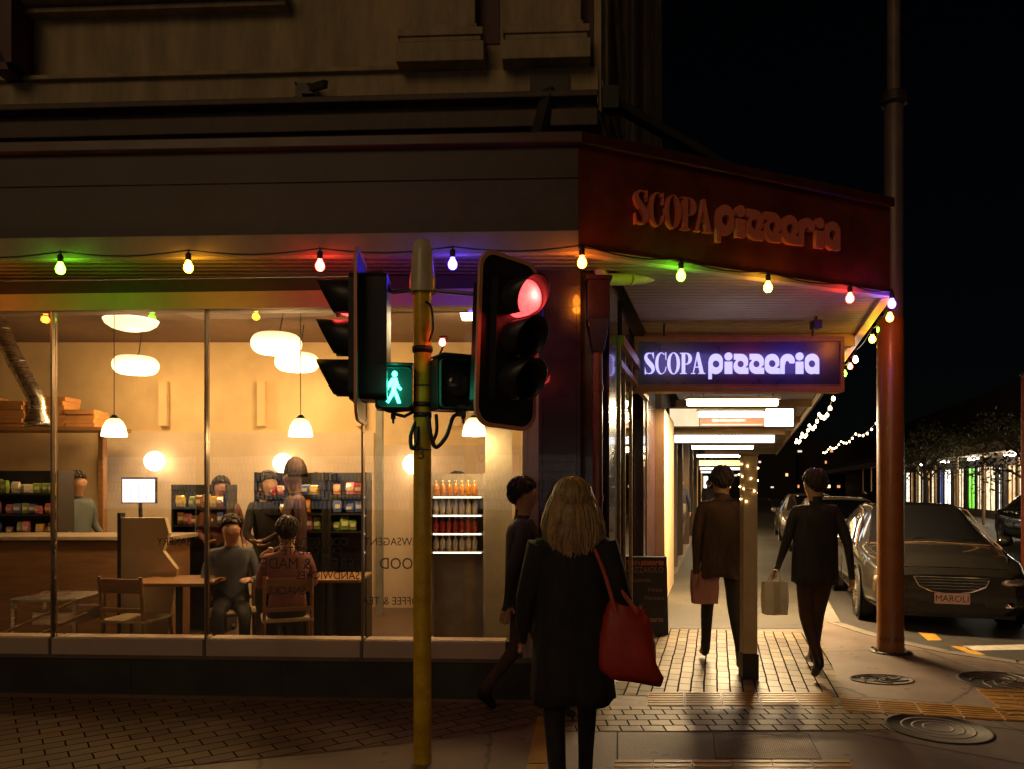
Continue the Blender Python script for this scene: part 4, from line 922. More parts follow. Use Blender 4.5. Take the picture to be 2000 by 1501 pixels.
t = thing('white_lightbox', (X_(1415, Y3), Y3, 2.5), 'cool white hanging lightbox with thin grey lettering', 'sign')
mb = MB(); mb.box(X_(1316, Y3), X_(1514, Y3), Y3, Y3+.16, Z_(864, Y3), Z_(830, Y3)); mb.build('casing', m_lid, t)
mb = MB(); mb.box(X_(1318, Y3), X_(1512, Y3), Y3-.01, Y3-.001, Z_(862.5, Y3), Z_(832, Y3)); mb.build('face', glow('white_lightbox_face', (.86, .93, 1), 1.9), t)
mb = MB(); text_mesh(mb, 'AZUTE', 11.5/F*Y3, lambda u, v, tt: Vector((X_(1400, Y3)+u, Y3-.014, Z_(854, Y3)+v)), sx=1.35)
mb.box(X_(1393, Y3), X_(1393.6, Y3), Y3-.015, Y3-.011, Z_(859, Y3), Z_(846, Y3)); mb.box(X_(1393, Y3), X_(1408, Y3), Y3-.015, Y3-.011, Z_(859.2, Y3), Z_(858.5, Y3))
mb.box(X_(1411, Y3), X_(1438, Y3), Y3-.015, Y3-.011, Z_(858.6, Y3), Z_(858, Y3))
mb.build('lettering', M('grey_letter', (.08, .08, .09), .5, var=0), t)
# farther signs under the awning
def far_sign(px0, px1, py0, py1, Y, name, mat, label):
    t = thing(name, (X_((px0+px1)/2, Y), Y, Z_(py1, Y)), label, 'sign')
    mb = MB(); mb.box(X_(px0, Y), X_(px1, Y), Y, Y+.2, Z_(py1, Y), Z_(py0, Y)); mb.build('casing', m_steel_d, t)
    mb = MB(); mb.box(X_(px0+.7, Y), X_(px1-.7, Y), Y-.02, Y-.002, Z_(py1-.7, Y), Z_(py0+.7, Y)); mb.build('face', mat, t)
far_sign(1365, 1455, 897, 909, 26, 'yellow_lit_sign', glow('amber_sign_face', (1, .55, .12), 1.3), 'small amber hanging sign far down the footpath')
far_sign(1367, 1447, 911, 917, 32, 'white_lit_sign', glow('far_white_face', (.95, .97, 1), 2.4), 'thin white sign just below the amber one, far away')
far_sign(1366, 1412, 918.5, 923, 40, 'cream_lit_sign', glow('far_cream_face', (1, .85, .6), 2.0), 'tiny cream sign, lowest of the far hanging signs')
far_sign(1374, 1383, 928, 960, 30, 'vertical_white_sign', glow('vertical_white_face', (.95, .92, 1), 2.4), 'small upright white sign at the far shopfronts')
far_sign(1397, 1412, 934, 938, 34, 'red_lit_sign', glow('far_red_face', (1, .12, .06), 1.5), 'tiny red sign far down the footpath')
Y4 = 16.5
t = thing('lit_totem', (X_(1614, Y4), Y4, 0), 'slim upright lit white totem with a yellow foot behind the walkers', 'sign')
mb = MB(); mb.box(X_(1606, Y4), X_(1622, Y4), Y4, Y4+.12, 0, Z_(985, Y4)); mb.build('case', m_steel_d, t)
mb = MB(); mb.box(X_(1607.5, Y4), X_(1620.5, Y4), Y4-.01, Y4-.001, Z_(1064, Y4), Z_(990, Y4)); mb.build('face', glow('totem_face', (.92, .90, 1), 1.6, texture=9), t)
mb = MB(); mb.box(X_(1607.5, Y4), X_(1616, Y4), Y4-.01, Y4-.001, Z_(1096, Y4), Z_(1068, Y4)); mb.build('foot_panel', glow('totem_yellow', (1, .7, .08), .6), t)
# menu board
YM = 8.15
t = thing('menu_board', (X_(1262, YM), YM, 0), 'tall black menu board with faint red writing at the corner', 'menu board')
x0, x1, z1 = X_(1222, YM), X_(1306, YM), Z_(1088, YM)
mb = MB(); mb.add([(x0, YM, .0), (x1, YM, .0), (x1, YM+.10, z1), (x0, YM+.10, z1), (x0, YM+.03, .0), (x1, YM+.03, .0), (x1, YM+.13, z1), (x0, YM+.13, z1)], [(0, 1, 2, 3), (4, 7, 6, 5), (0, 4, 5, 1), (1, 5, 6, 2), (2, 6, 7, 3), (3, 7, 4, 0)]); mb.build('front_panel', m_black, t, bevel=.004)
mb = MB(); mb.add([(x0, YM+.34, .0), (x1, YM+.34, .0), (x1, YM+.15, z1), (x0, YM+.15, z1), (x0, YM+.37, .0), (x1, YM+.37, .0), (x1, YM+.18, z1), (x0, YM+.18, z1)], [(0, 1, 2, 3), (4, 7, 6, 5), (0, 4, 5, 1), (1, 5, 6, 2), (2, 6, 7, 3), (3, 7, 4, 0)]); mb.build('rear_panel', m_black, t)
on = lambda u, v, tt: Vector((x0+u, YM+.10*(v/z1)-.003+tt, v))
mr_ = M('dull_red_chalk', (.55, .18, .13), .6, var=.2); mw_ = M('dull_chalk', (.30, .17, .14), .6, var=.2)
mb = MB(); w_ = x1-x0; put_logo(mb, lambda u, v, tt: on(w_*.08+u, z1*.895+v, tt), w_*.84/8.29, .002); mb.build('logo', mr_, t)
mb = MB(); text_mesh(mb, 'PIZZAIOLO', .085, lambda u, v, tt: on(w_*.92+u, z1*.80+v, tt), align='RIGHT', sx=.85); mb.build('heading', mw_, t)
mb = MB()
for tx, v_, u_ in (('Mozzarella', .68, .62), ('Filetto', .555, .88), ('Marinara', .45, .92)): text_mesh(mb, tx, .06, lambda u, v, tt: on(w_*u_+u, z1*v_+v, tt), align='RIGHT')
mb.build('menu_lines', mw_, t)
mb = MB(); put_logo(mb, lambda u, v, tt: on(w_*.10+u, z1*.17+v, tt), w_*.78/8.29, .002); mb.build('foot_logo', mw_, t)

# ================================================================== FESTOON OF COLOURED BULBS
BC = {'green': (.16, 1, .015), 'yellow': (1, .50, .02), 'red': (1, .035, .02), 'blue': (.05, .03, 1), 'orange': (1, .22, .015), 'white': (1, .80, .62)}
bulbs = []
zc = 3.075
def onedge(fr, px): s = fr.s_(px, -.07); q = fr.pt(s, -.07, zc); return q
for px, cn in ((-140, 'orange'), (118, 'green'), (368, 'yellow'), (625, 'red'), (884, 'blue')): bulbs.append((onedge(AF, px), cn))
bulbs.append((onedge(AF, 1128)+Vector((.03, 0, 0)), 'orange'))
for px, cn in ((1330, 'green'), (1500, 'yellow'), (1660, 'red'), (1742, 'blue')): bulbs.append((onedge(AC, px), cn))
for py, cn in ((622, 'orange'), (645, 'green'), (664, 'yellow'), (704, 'white'), (717, 'red'), (731, 'green'), (744, 'yellow')):
    Y = (zc-EYE)*F/(945-py); q = AS.pt((Y-A2[1])/AS.u.y, -.07, zc); bulbs.append((q, cn))
where = ['just past the left edge of the window front', 'first lit bulb from the left, over the left window', 'second bulb from the left, over the ring pendant', 'above the left signal visors', 'just right of the white pole cap', 'at the awning corner over the red signal lens',
         'below the start of the fascia letters', 'below the end of the fascia letters', 'at the far end of the corner fascia', 'at the bend of the awning beside the orange pole', 'first down the street from the bend', 'second down the street from the bend', 'third down the street from the bend',
         'fourth down the street, left of the sign end', 'fifth down the street from the bend', 'sixth down the street from the bend', 'last and smallest, above the tube lights']
m_sock = M('black_bulb_socket', (.02, .02, .02), .4, var=0)
protos = {}
for i, (q, cn) in enumerate(bulbs):
    if cn not in protos:
        t = thing('festoon_bulb', (0, 0, 0))
        mb = MB(); mb.lathe([(.001, -.036), (.014, -.033), (.026, -.022), (.031, -.004), (.029, .012), (.020, .028), (.0145, .040), (.0145, .050)], (0, 0, 0), 20); mb.build('glass', glow('lit_'+cn+'_bulb', BC[cn], 38 if cn != 'white' else 12), t)
        mb = MB(); mb.lathe([(.017, .045), (.019, .05), (.019, .092), (.012, .098), (.001, .098)], (0, 0, 0), 16); mb.box(-.006, .006, -.006, .006, .095, .125); mb.build('socket', m_sock, t)
        l = bpy.data.lights.new('lamp_light', 'POINT'); l.energy = {'green': .8, 'yellow': 1.4, 'red': 1.6, 'blue': 2.2, 'orange': 2.2, 'white': .9}[cn]; l.color = BC[cn]; l.shadow_soft_size = .03
        lo = bpy.data.objects.new('lamp_light', l); col.objects.link(lo); lo.parent = t; lo.location = (0, 0, -.075)
        protos[cn] = t; o = t
    else: o = copy_tree(protos[cn])
    place(o, q); tag(o, f'glowing {cn} bulb {where[i]}', 'light bulb', 'coloured festoon bulbs on the awning edge')
t = thing('festoon_cable', tuple(bulbs[0][0]), 'thin black cable carrying the coloured bulbs along the awning edge', 'cable')
pts = []
pl = [b[0]+Vector((0, 0, .118)) for b in bulbs]
for i in range(len(pl)-1):
    for k in range(6):
        a = k/6; p = pl[i].lerp(pl[i+1], a); p.z -= .035*math.sin(math.pi*a); pts.append(p)
pts.append(pl[-1]); pts.append(pl[-1]+Vector((4, 12.6, .0)))
mb = MB(); mb.tube(pts, .0055, 6); mb.build('cable', m_black, t)

# ================================================================== TRAFFIC SIGNAL POLE
YP = 4.43; xp = X_(825, YP)
m_yel = M('yellow_pole_paint', (.90, .47, .015), .34, var=.4, scale=7, bump=.06, bscale=20, coat=.3)
m_grime = M('black_signal_housing', (.022, .021, .022), .38, var=.3, scale=9, bump=.05)
t = thing('traffic_signal_pole', (xp, YP, 0), 'yellow signal pole with a pale cap, number 3 and cable loops', 'pole')
mb = MB(); mb.lathe([(.054, 0), (.054, .02), (.052, .05), (.052, 2.72)], (xp, YP, 0), 28); mb.build('shaft', m_yel, t)
mb = MB(); mb.lathe([(.074, 2.70), (.074, 2.76), (.071, 2.80), (.066, 2.82), (.058, 2.92), (.050, 2.985), (.038, 3.0), (.001, 3.005)], (xp, YP, 0), 28); mb.build('cap', M('cream_pole_cap', (.62, .56, .36), .4, var=.12, coat=.3), t)
for z, r in ((2.375, .06), (2.365, .056), (2.06, .0545), (2.0, .0535)):
    mb = MB(); mb.lathe([(.052, z-.014), (r, z-.014), (r, z+.014), (.052, z+.014)], (xp, YP, 0), 24); mb.build('band', m_steel_d, t)
for z in (2.165, 1.80):
    mb = MB(); mb.lathe([(.052, z-.003), (.0535, z-.003), (.0535, z+.003), (.052, z+.003)], (xp, YP, 0), 24); mb.build('seam', m_steel_d, t)
mb = MB(); text_mesh(mb, '3', .10, lambda u, v, tt: Vector((xp+.0536*math.sin(u/.052), YP-.0536*math.cos(u/.052), 1.745+v)), align='CENTER'); mb.build('number', M('grey_number', (.12, .11, .09), .6, var=0), t)
def cable(pts, r=.012): mb = MB(); mb.tube([Vector(q) for q in smooth_pts([tuple(p) for p in pts], 6)], r, 8); mb.build('cable', m_black, t)
cable([P(836, 812, 4.36), P(842, 850, 4.34), P(852, 872, 4.34), P(872, 850, 4.35), P(884, 815, 4.38), P(898, 806, 4.40)], .012)
cable([P(812, 822, 4.40), P(802, 850, 4.36), P(804, 874, 4.34), P(813, 864, 4.36), P(816, 832, 4.38)], .011)
cable([P(852, 808, 4.38), P(853, 840, 4.37), P(846, 862, 4.37)], .010)
cable([P(832, 590, 4.38), P(842, 600, 4.36), P(846, 640, 4.35), P(838, 668, 4.37)], .007)
mb = MB()
mb.tube([P(815, 796, 4.43), P(760, 800, 4.40), P(735, 790, 4.38)], .016, 10); mb.tube([P(835, 797, 4.43), P(905, 800, 4.40), P(925, 792, 4.38)], .016, 10)
mb.tube([P(812, 800, 4.42), P(790, 812, 4.36), P(768, 806, 4.36)], .010, 8)
for q in (P(768, 800, 4.38), P(905, 800, 4.38)): mb.tube([q+Vector((0, 0, .02)), q-Vector((0, 0, .05))], .014, 8); mb.tube([q-Vector((0, 0, .05)), q-Vector((0, 0, .075))], .007, 8)
mb.box(X_(893, 4.38), X_(910, 4.38), 4.36, 4.40, Z_(812, 4.38), Z_(790, 4.38))
mb.build('lower_bracket', m_steel_d, t)
mb = MB(); mb.tube([P(812, 567, 4.41), P(768, 571, 4.36), P(762, 569, 4.36), P(745, 530, 4.33), P(718, 537, 4.30)], .012, 10); mb.tube([P(838, 567, 4.43), P(938, 576, 4.36), P(948, 540, 4.33)], .012, 10); mb.build('upper_bracket', M('blue_grey_arm', (.20, .17, .24), .35, metal=.4, var=.15), t)
t = thing('red_pilot_lamp', tuple(P(865, 665, 4.33)), 'tiny red lamp under a black hood beside the yellow pole', 'lamp')
c = P(864, 668, 4.33); mb = MB(); mb.lathe([(.001, -.026), (.014, -.02), (.02, -.006), (.014, .012), (.008, .02)], c, 16); mb.build('glass', glow('pilot_red', (1, .10, .07), 16), t)
mb = MB(); mb.box(c.x-.018, c.x+.03, c.y-.02, c.y+.03, c.z+.022, c.z+.03); mb.tube([c+Vector((.028, 0, .025)), P(853, 706, 4.38)], .006, 6); mb.lathe([(.01, .014), (.012, .03), (.001, .03)], c, 12); mb.build('hood', m_black, t)

def visor(mb, M4, r, L, cut=.45, n=26, th=.004, mi=0):
    """open cowl, its axis along local -Y, longer on top than below"""
    rows = []
    for rr in (r, r-th):
        for e in (0, 1):
            ring = []
            for k in range(n+1):
                a = R(-62)+R(304)*k/n            # gap at the bottom
                top = (1+math.sin(a))/2
                y = 0 if e == 0 else -L*(cut+(1-cut)*top)
                ring.append(M4 @ Vector((rr*math.cos(a), y, rr*math.sin(a))))
            rows.append(ring)
    vs = [p for rg in rows for p in rg]; m = n+1; fs = []
    for k in range(n):
        fs += [(k, k+1, m+k+1, m+k), (2*m+k, 3*m+k, 3*m+k+1, 2*m+k+1), (m+k, m+k+1, 3*m+k+1, 3*m+k)]
    fs += [(0, m, 3*m, 2*m), (n, 2*m+n, 3*m+n, m+n)]
    mb.add(vs, fs, mi, True)
def rrect(w, h, r, n=7):
    pts = []
    for cx, cy, a in ((w/2-r, h/2-r, 0), (-w/2+r, h/2-r, 90), (-w/2+r, -h/2+r, 180), (w/2-r, -h/2+r, 270)):
        pts += [(cx+r*math.cos(R(a+90*i/n)), cy+r*math.sin(R(a+90*i/n))) for i in range(n+1)]
    return pts
m_red = glow('lit_red_lens', (1, .05, .05), 3.2, texture=40)
m_off = M('unlit_lens', (.03, .035, .035), .15, var=.2, coat=.6)
def signal(c, rz, tilt, label, W=.50, H=.95, lensd=.03, redd=.10):
    t = thing('traffic_signal', tuple(c), label, 'traffic light', 'three lens signals on the yellow pole'); T = Matrix.Translation(c) @ Matrix.Rotation(rz, 4, 'Z') @ Matrix.Rotation(tilt, 4, 'Y')
    fn = lambda u, v, q: T @ Vector((u, q, v))
    out = rrect(W, H, .11); inn = rrect(W-.045, H-.045, .09)
    mb = MB(); mb.prism(inn, 0, .008, fn); mb.build('backboard', m_grime, t)
    mb = MB(); mb.prism(out, -.004, .012, fn, 0, [inn]); mb.build('border', M('salmon_reflective_border', (.95, .42, .22), .4, var=.1), t)
    mb = MB(); mb.prism(rrect(.26, .70, .04), .008, .16, fn); mb.prism(rrect(.27, .70, .05), -.05, -.001, fn); mb.build('housing', m_grime, t, bevel=.004)
    for i, z in enumerate((.225, 0, -.225)):
        Tz = T @ Matrix.Translation((0, 0, z)); d = redd if i == 0 else lensd
        Lm = Tz @ Matrix.Rotation(R(90), 4, 'X')
        mb = MB(); mb.lathe([(.098, .048), (.096, .05+d*.4), (.085, .05+d*.75), (.05, .05+d*.96), (.001, .05+d)], (0, 0, 0), 28, 0, Lm); mb.build('lens', m_red if i == 0 else m_off, t)
        mb = MB(); visor(mb, Tz @ Matrix.Translation((0, -.045, 0)), .106, .20); mb.build('visor', m_grime, t)
    if True:
        l = bpy.data.lights.new('lens_light', 'SPOT'); l.energy = 4; l.color = (1, .05, .04); l.spot_size = R(150); l.shadow_soft_size = .06
        o = bpy.data.objects.new('lens_light', l); col.objects.link(o); o.parent = t
        lm = Matrix.Translation(-Vector(c)) @ T @ Matrix.Translation((0, -.05-redd-.02, .225)) @ Matrix.Rotation(R(90), 4, 'X'); o.matrix_local = lm
    mb = MB()
    for x, z in ((-.02, .41), (.05, .39)): mb.lathe([(.009, -.006), (.009, 0), (.001, 0)], (0, 0, 0), 8, 0, T @ Matrix.Translation((x, 0, z)) @ Matrix.Rotation(R(90), 4, 'X'))
    mb.build('bolt', m_steel_d, t)
    return t
signal(P(993, 668, 4.22), R(43), R(2.5), 'signal with salmon edged backboard turned right, red lens lit', redd=.15, W=.45)
signal(P(704, 662, 4.36), R(-86), R(0), 'signal seen edge on facing left, red light inside its visors', redd=.08)
def ped(px0, px1, py0, py1, Y, rz, label, walk):
    c = P((px0+px1)/2, (py0+py1)/2, Y); W = (px1-px0)/F*Y; H = (py1-py0)/F*Y
    t = thing('pedestrian_signal', tuple(c), label, 'traffic light'); T = Matrix.Translation(c) @ Matrix.Rotation(rz, 4, 'Z'); fn = lambda u, v, q: T @ Vector((u, q, v))
    mb = MB(); mb.prism(rrect(W, H, .02), .0, .14, fn); mb.build('housing', m_grime, t, bevel=.004)
    mb = MB(); mb.prism(rrect(W*.94, H*.94, .03), -.03, -.001, fn, 0, [rrect(W*.90, H*.90, .028)]); mb.build('rim', M('green_glow_tint', (.06, .20, .14), .3, var=0), t)  # green glow round the figure is put into the rim colour
    if walk:
        mb = MB(); mb.prism(rrect(W*.88, H*.88, .026), -.004, -.001, fn); mb.build('lens_plate', glow('dim_green_plate', (0, .28, .17), .07, base=(.02, .05, .04)), t)
        s = H*.86; mb = MB(); q = lambda pts: [(x*s, y*s) for x, y in pts]
        mb.prism(q(arc(.02, .36, .075, .085, 0, 360, 16)[:-1]), -.010, -.005, fn)
        mb.prism(q([(-.06, .25), (.08, .26), (.13, .08), (.22, -.02), (.18, -.07), (.07, .04), (.05, -.05), (.12, -.20), (.19, -.42), (.10, -.43), (.01, -.18), (-.06, -.28), (-.15, -.43), (-.22, -.38), (-.12, -.22), (-.06, -.05), (-.07, .06), (-.14, .00), (-.17, -.10), (-.23, -.08), (-.18, .08)]), -.0105, -.0055, fn)
        mb.build('walking_figure', glow('green_figure', (.06, 1, .62), 7), t)
        l = bpy.data.lights.new('figure_light', 'POINT'); l.energy = .55; l.color = (.06, 1, .6); l.shadow_soft_size = .05
        o = bpy.data.objects.new('figure_light', l); col.objects.link(o); o.parent = t; o.location = (0, -.10, 0)
    else:
        mb = MB(); mb.lathe([(.075, .0), (.07, .02), (.04, .035), (.001, .04)], (0, 0, 0), 24, 0, T @ Matrix.Rotation(R(90), 4, 'X')); mb.build('lens', m_off, t)
    mb = MB(); mb.prism([(-W*.52, H*.5), (W*.52, H*.5), (W*.52, H*.53), (-W*.52, H*.53)], -.10, .10, fn)
    mb.build('hood', m_grime, t)
ped(733, 806, 716, 797, 4.34, R(8), 'black box signal left of the pole with a glowing green walking man', True)
ped(852, 936, 700, 800, 4.36, R(28), 'black box signal right of the pole with its round lens unlit', False)
# left assembly foot bracket below the edge-on backboard
# ================================================================== OTHER POSTS
t = thing('orange_street_pole', (3.62, 7.35, 0), 'thick orange brown pole at the kerb rising past the awning', 'pole')
Y = 7.35; x = X_(1739, Y)
mb = MB(); mb.lathe([(.122, 0), (.122, .10), (.119, .11), (.119, 3.15), (.112, 3.18)], (x, Y, 0), 30); mb.build('lower_shaft', M('orange_brown_paint', (.23, .085, .012), .42, var=.2, scale=4, coat=.2), t)
mb = MB(); mb.lathe([(.085, 3.18), (.085, 5.25), (.06, 5.3), (.056, 9.5)], (x+.03, Y, 0), 24); mb.build('upper_shaft', M('grey_pole_paint', (.17, .12, .10), .45, var=.2, metal=.2), t)
mb = MB(); mb.lathe([(.09, 5.22), (.125, 5.23), (.125, 5.27), (.10, 5.28), (.115, 5.30), (.115, 5.33), (.06, 5.34)], (x+.03, Y, 0), 20)
mb.build('collar', m_steel_d, t)
mb = MB(); mb.lathe([(.19, 0), (.19, .012), (.14, .014)], (x, Y, 0), 24)
for q in range(6): mb.lathe([(.012, .012), (.012, .028), (.001, .03)], (x+.163*math.cos(q*1.047+.3), Y+.163*math.sin(q*1.047+.3), 0), 6)
mb.build('base_flange', m_steel_d, t)
mb = MB(); text_mesh(mb, 'RES BANK', .06, lambda u, v, tt: Vector((x+.1235*math.sin(u/.122), Y-.1235*math.cos(u/.122), .115+v)), align='CENTER', sx=1.2)
mb.build('stencil', M('dark_stencil', (.06, .03, .012), .6, var=0), t)
Y = 6.35; x = X_(1462, Y)
t = thing('cream_post', (x, Y, 0), 'slim cream square post with a black foot among the walkers', 'post')
mb = MB(); mb.box(x-.058, x+.058, Y-.058, Y+.058, .21, 1.84); mb.build('shaft', M('cream_post_paint', (.58, .44, .25), .4, var=.15, scale=4), t, bevel=.008)
mb = MB(); mb.box(x-.066, x+.066, Y-.066, Y+.066, 0, .21); mb.build('foot', m_black, t, bevel=.006)
mb = MB(); mb.box(x-.064, x+.064, Y-.064, Y+.064, 1.84, 1.86); mb.build('top_plate', m_trim, t)
t = thing('fairy_lights', (x, Y, 1.5), 'short string of tiny warm lights wound on the cream post', 'lights')
mb = MB()
for i in range(22):
    a = i*1.1; zz = 1.82-.017*i; q = Vector((x+.066*max(-1, min(1, 1.3*math.cos(a))), Y+.066*max(-1, min(1, 1.3*math.sin(a))), zz)); mb = MB(); mb.lathe([(.001, -.007), (.006, 0), (.001, .007)], q, 8); mb.build('tiny_bulb', glow('fairy_bulb', (1, .62, .25), 18), t)
mb = MB(); mb.tube([(x+.062*max(-1, min(1, 1.3*math.cos(i*1.1))), Y+.062*max(-1, min(1, 1.3*math.sin(i*1.1))), 1.82-.017*i) for i in range(22)], .002, 5); mb.build('wire', m_black, t)

# ================================================================== CARS
def car(name, loc, rz, paint, label, plate=None, detail=True, sub_grp='cars parked along the kerb', lamps=.0):
    t = thing(name, loc, label, 'car', sub_grp, rz); T = wm(t)
    #   y,   w,   zb,  zl,  zm,  zbelt, greenhouse (x,z) x3
    ST_ = [(0.00, .66, .24, .30, .46, .60, (.60, .645), (.42, .665), .675), (.10, .80, .20, .27, .50, .67, (.70, .72), (.45, .75), .76), (.45, .885, .18, .26, .55, .76, (.74, .83), (.45, .87), .885),
           (1.15, .905, .17, .26, .60, .85, (.76, .925), (.45, .965), .98), (1.42, .905, .17, .26, .60, .875, (.71, 1.03), (.44, 1.10), 1.12), (2.0, .905, .17, .26, .60, .90, (.60, 1.36), (.42, 1.415), 1.43), (2.6, .905, .17, .26, .60, .91, (.60, 1.40), (.42, 1.455), 1.47),
           (3.2, .905, .17, .26, .60, .93, (.60, 1.36), (.42, 1.41), 1.425), (3.85, .895, .18, .26, .60, .94, (.70, 1.04), (.45, 1.07), 1.08), (4.35, .86, .2, .28, .58, .90, (.70, .98), (.45, 1.0), 1.01), (4.6, .76, .26, .34, .55, .82, (.62, .90), (.42, .92), .92)]
    def sec(s): y, w_, zb, zl, zm, zt, g1, g2, zc_ = s; return [(w_*.80, zb), (w_*.96, zl), (w_, (zl+zm)/2), (w_*.998, zm), (w_*.965, zt), g1, g2, (0, zc_)]
    ys = [s[0] for s in ST_]; secs = [sec(s) for s in ST_]
    NY, NS = 56, 36
    def cr(a, b, c, d, u): return .5*((2*b)+(-a+c)*u+(2*a-5*b+4*c-d)*u*u+(-a+3*b-3*c+d)*u**3)
    def at(i, j):
        fy = (i/(NY-1))*(len(ys)-1); a = min(int(fy), len(ys)-2); u = fy-a
        def row(q):
            s = secs[max(0, min(len(ys)-1, q))]; fs = (j/(NS-1))*(len(s)-1); b = min(int(fs), len(s)-2); v = fs-b
            p = [s[max(0, b-1)], s[b], s[b+1], s[min(len(s)-1, b+2)]]
            if b+1 == len(s)-1: p[3] = (-p[1][0], p[1][1])
            return (cr(*[x[0] for x in p], v), cr(*[x[1] for x in p], v))
        r = [row(a-1), row(a), row(a+1), row(a+2)]
        lin = lambda k: r[1][k]+(r[2][k]-r[1][k])*u
        X, Z = .5*cr(*[q[0] for q in r], u)+.5*lin(0), .5*cr(*[q[1] for q in r], u)+.5*lin(1)
        Y = ys[a]+(ys[a+1]-ys[a])*u
        return Vector((max(X, 0), Y, Z)), fy, (j/(NS-1))*(len(secs[0])-1)
    grid = [[at(i, j) for j in range(NS)] for i in range(NY)]
    parts = {'body': MB(), 'windscreen': MB(), 'side_window': MB(), 'side_window_': MB(), 'rear_window': MB()}
    fl = {k: {} for k in parts}
    def vert(k, i, j, sg):
        key = (i, j, sg if j < NS-1 else 1)
        if key not in fl[k]:
            p = grid[i][j][0].copy(); p.x *= sg; fl[k][key] = len(parts[k].v); parts[k].v.append(T @ p)
        return fl[k][key]
    for sg in (1, -1):
        for i in range(NY-1):
            for j in range(NS-1):
                fy = (grid[i][j][1]+grid[i+1][j][1])/2; fs = (grid[i][j][2]+grid[i][j+1][2])/2
                k = 'body'
                if 3.2 < fy < 4.85 and fs > 5.15: k = 'windscreen'
                elif 7.1 < fy < 7.95 and fs > 5.15: k = 'rear_window'
                elif 3.9 < fy < 7.7 and 4.18 < fs < 4.85 and not (5.45 < fy < 5.6) and not (6.9 < fy < 7.0): k = 'side_window' if sg > 0 else 'side_window_'
                m = parts[k]; m.f.append([vert(k, i, j, sg), vert(k, i, j+1, sg), vert(k, i+1, j+1, sg), vert(k, i+1, j, sg)]); m.m.append(0); m.sm.append(True)
        for i in (0, NY-1):
            m = parts['body']; m.f.append([vert('body', i, j, sg) for j in range(NS)]+[len(m.v)]); m.v.append(T @ Vector((0, grid[i][0][0].y, grid[i][0][0].z))); m.m.append(0); m.sm.append(False)
    gl = M('car_glass', (.012, .012, .014), .06, var=0, coat=1.0)
    for k, m in parts.items(): m.build(k.rstrip('_'), paint if k == 'body' else gl, t)
    bxT = lambda mb, *a: mb.box(*a, 0, T)
    mb = MB(); bxT(mb, -.70, .70, .15, 4.4, .16, .40); mb.build('underbody', m_black, t)
    m_ty = M('tyre_rubber', (.018, .017, .016), .75, var=.2); m_rim = M('alloy_rim', (.55, .50, .44), .28, metal=1, var=.1); m_chr = M('chrome', (.85, .80, .74), .12, metal=1, var=0)
    for sx in (-1, 1):
        for y in (.86, 3.62):
            c = T @ Vector((sx*.80, y, .32)); Wm = Matrix.Translation(c) @ Matrix.Rotation(rz, 4, 'Z') @ Matrix.Rotation(R(90)*sx, 4, 'Y')
            mb = MB(); mb.lathe([(.20, -.10), (.30, -.105), (.322, -.07), (.322, .07), (.30, .115), (.215, .118), (.205, .10)], (0, 0, 0), 32, 0, Wm); wv_ = mb.build('tyre', m_ty, t)
            mb = MB(); mb.lathe([(.215, .112), (.20, .118), (.19, .09), (.06, .07), (.055, .10), (.001, .105)], (0, 0, 0), 28, 0, Wm)
            for k in range(7): a = 2*math.pi*k/7; mb.bar(Wm @ Vector((.05*math.cos(a), .05*math.sin(a), .10)), Wm @ Vector((.205*math.cos(a), .205*math.sin(a), .112)), .035, .02)
            mb.build('rim', m_rim, wv_)
            mb = MB(); mb.lathe([(.001, .108), (.375, .108), (.385, .118), (.365, .121)], (0, 0, 0), 32, 0, Wm @ Matrix.Translation((0, 0, -.006))); mb.build('wheel_arch', m_black, t)
        mb = MB(); c = T @ Vector((sx*1.0, 1.55, .98)); mb.lathe([(.001, -.07), (.06, -.055), (.085, 0), (.06, .055), (.001, .07)], (0, 0, 0), 18, 0, Matrix.Translation(c) @ Matrix.Rotation(rz, 4, 'Z'), sx=1.2, sy=.75); mb.bar(c, T @ Vector((sx*.86, 1.58, .93)), .05, .04); mb.build('wing_mirror', paint, t)
        mb = MB(); c = T @ Vector((sx*.66, .085, .60)); mb.lathe([(.001, .07)]+[(.15*math.sin(a), .065*math.cos(a)) for a in [R(20*i) for i in range(1, 9)]]+[(.001, -.07)], (0, 0, 0), 22, 0, Matrix.Translation(c) @ Matrix.Rotation(rz+sx*R(30), 4, 'Z'), sx=1.15, sy=.5)
        mb.build('headlight', glow('headlight_glow', (1, .85, .6), lamps) if lamps else M('headlight_lens', (.75, .55, .50), .08, var=.5, scale=30, metal=.6, coat=1), t)
        mb = MB(); c = T @ Vector((sx*.60, .0, .33)); mb.lathe([(.05, .0), (.045, .02), (.001, .03)], (0, 0, 0), 16, 0, Matrix.Translation(c) @ Matrix.Rotation(rz, 4, 'Z') @ Matrix.Rotation(R(90), 4, 'X')); mb.build('fog_lamp', m_chr, t)
    if detail:
        fn = lambda u, v, q: T @ Vector((u, q, v))
        gr = [(-.40, .655), (.40, .655), (.345, .545), (.21, .485), (0, .455), (-.21, .485), (-.345, .545)]
        mb = MB(); mb.prism(gr, -.012, .0, fn); mb.build('grille', m_black, t)
        mb = MB(); mb.tube([T @ Vector((x, -.018, z)) for x, z in gr+gr[:1]], .011, 8)
        for z, w_ in ((.62, .375), (.585, .355), (.55, .335), (.515, .26)): mb.tube([T @ Vector((-w_, -.014, z)), T @ Vector((w_, -.014, z))], .004, 6)
        mb.build('chrome_surround', m_chr, t)
        mb = MB(); mb.prism(rrect(.70, .13, .03), -.008, 0, lambda u, v, q: T @ Vector((u, q, v+.30))); mb.build('lower_intake', m_black, t)
        mb = MB()
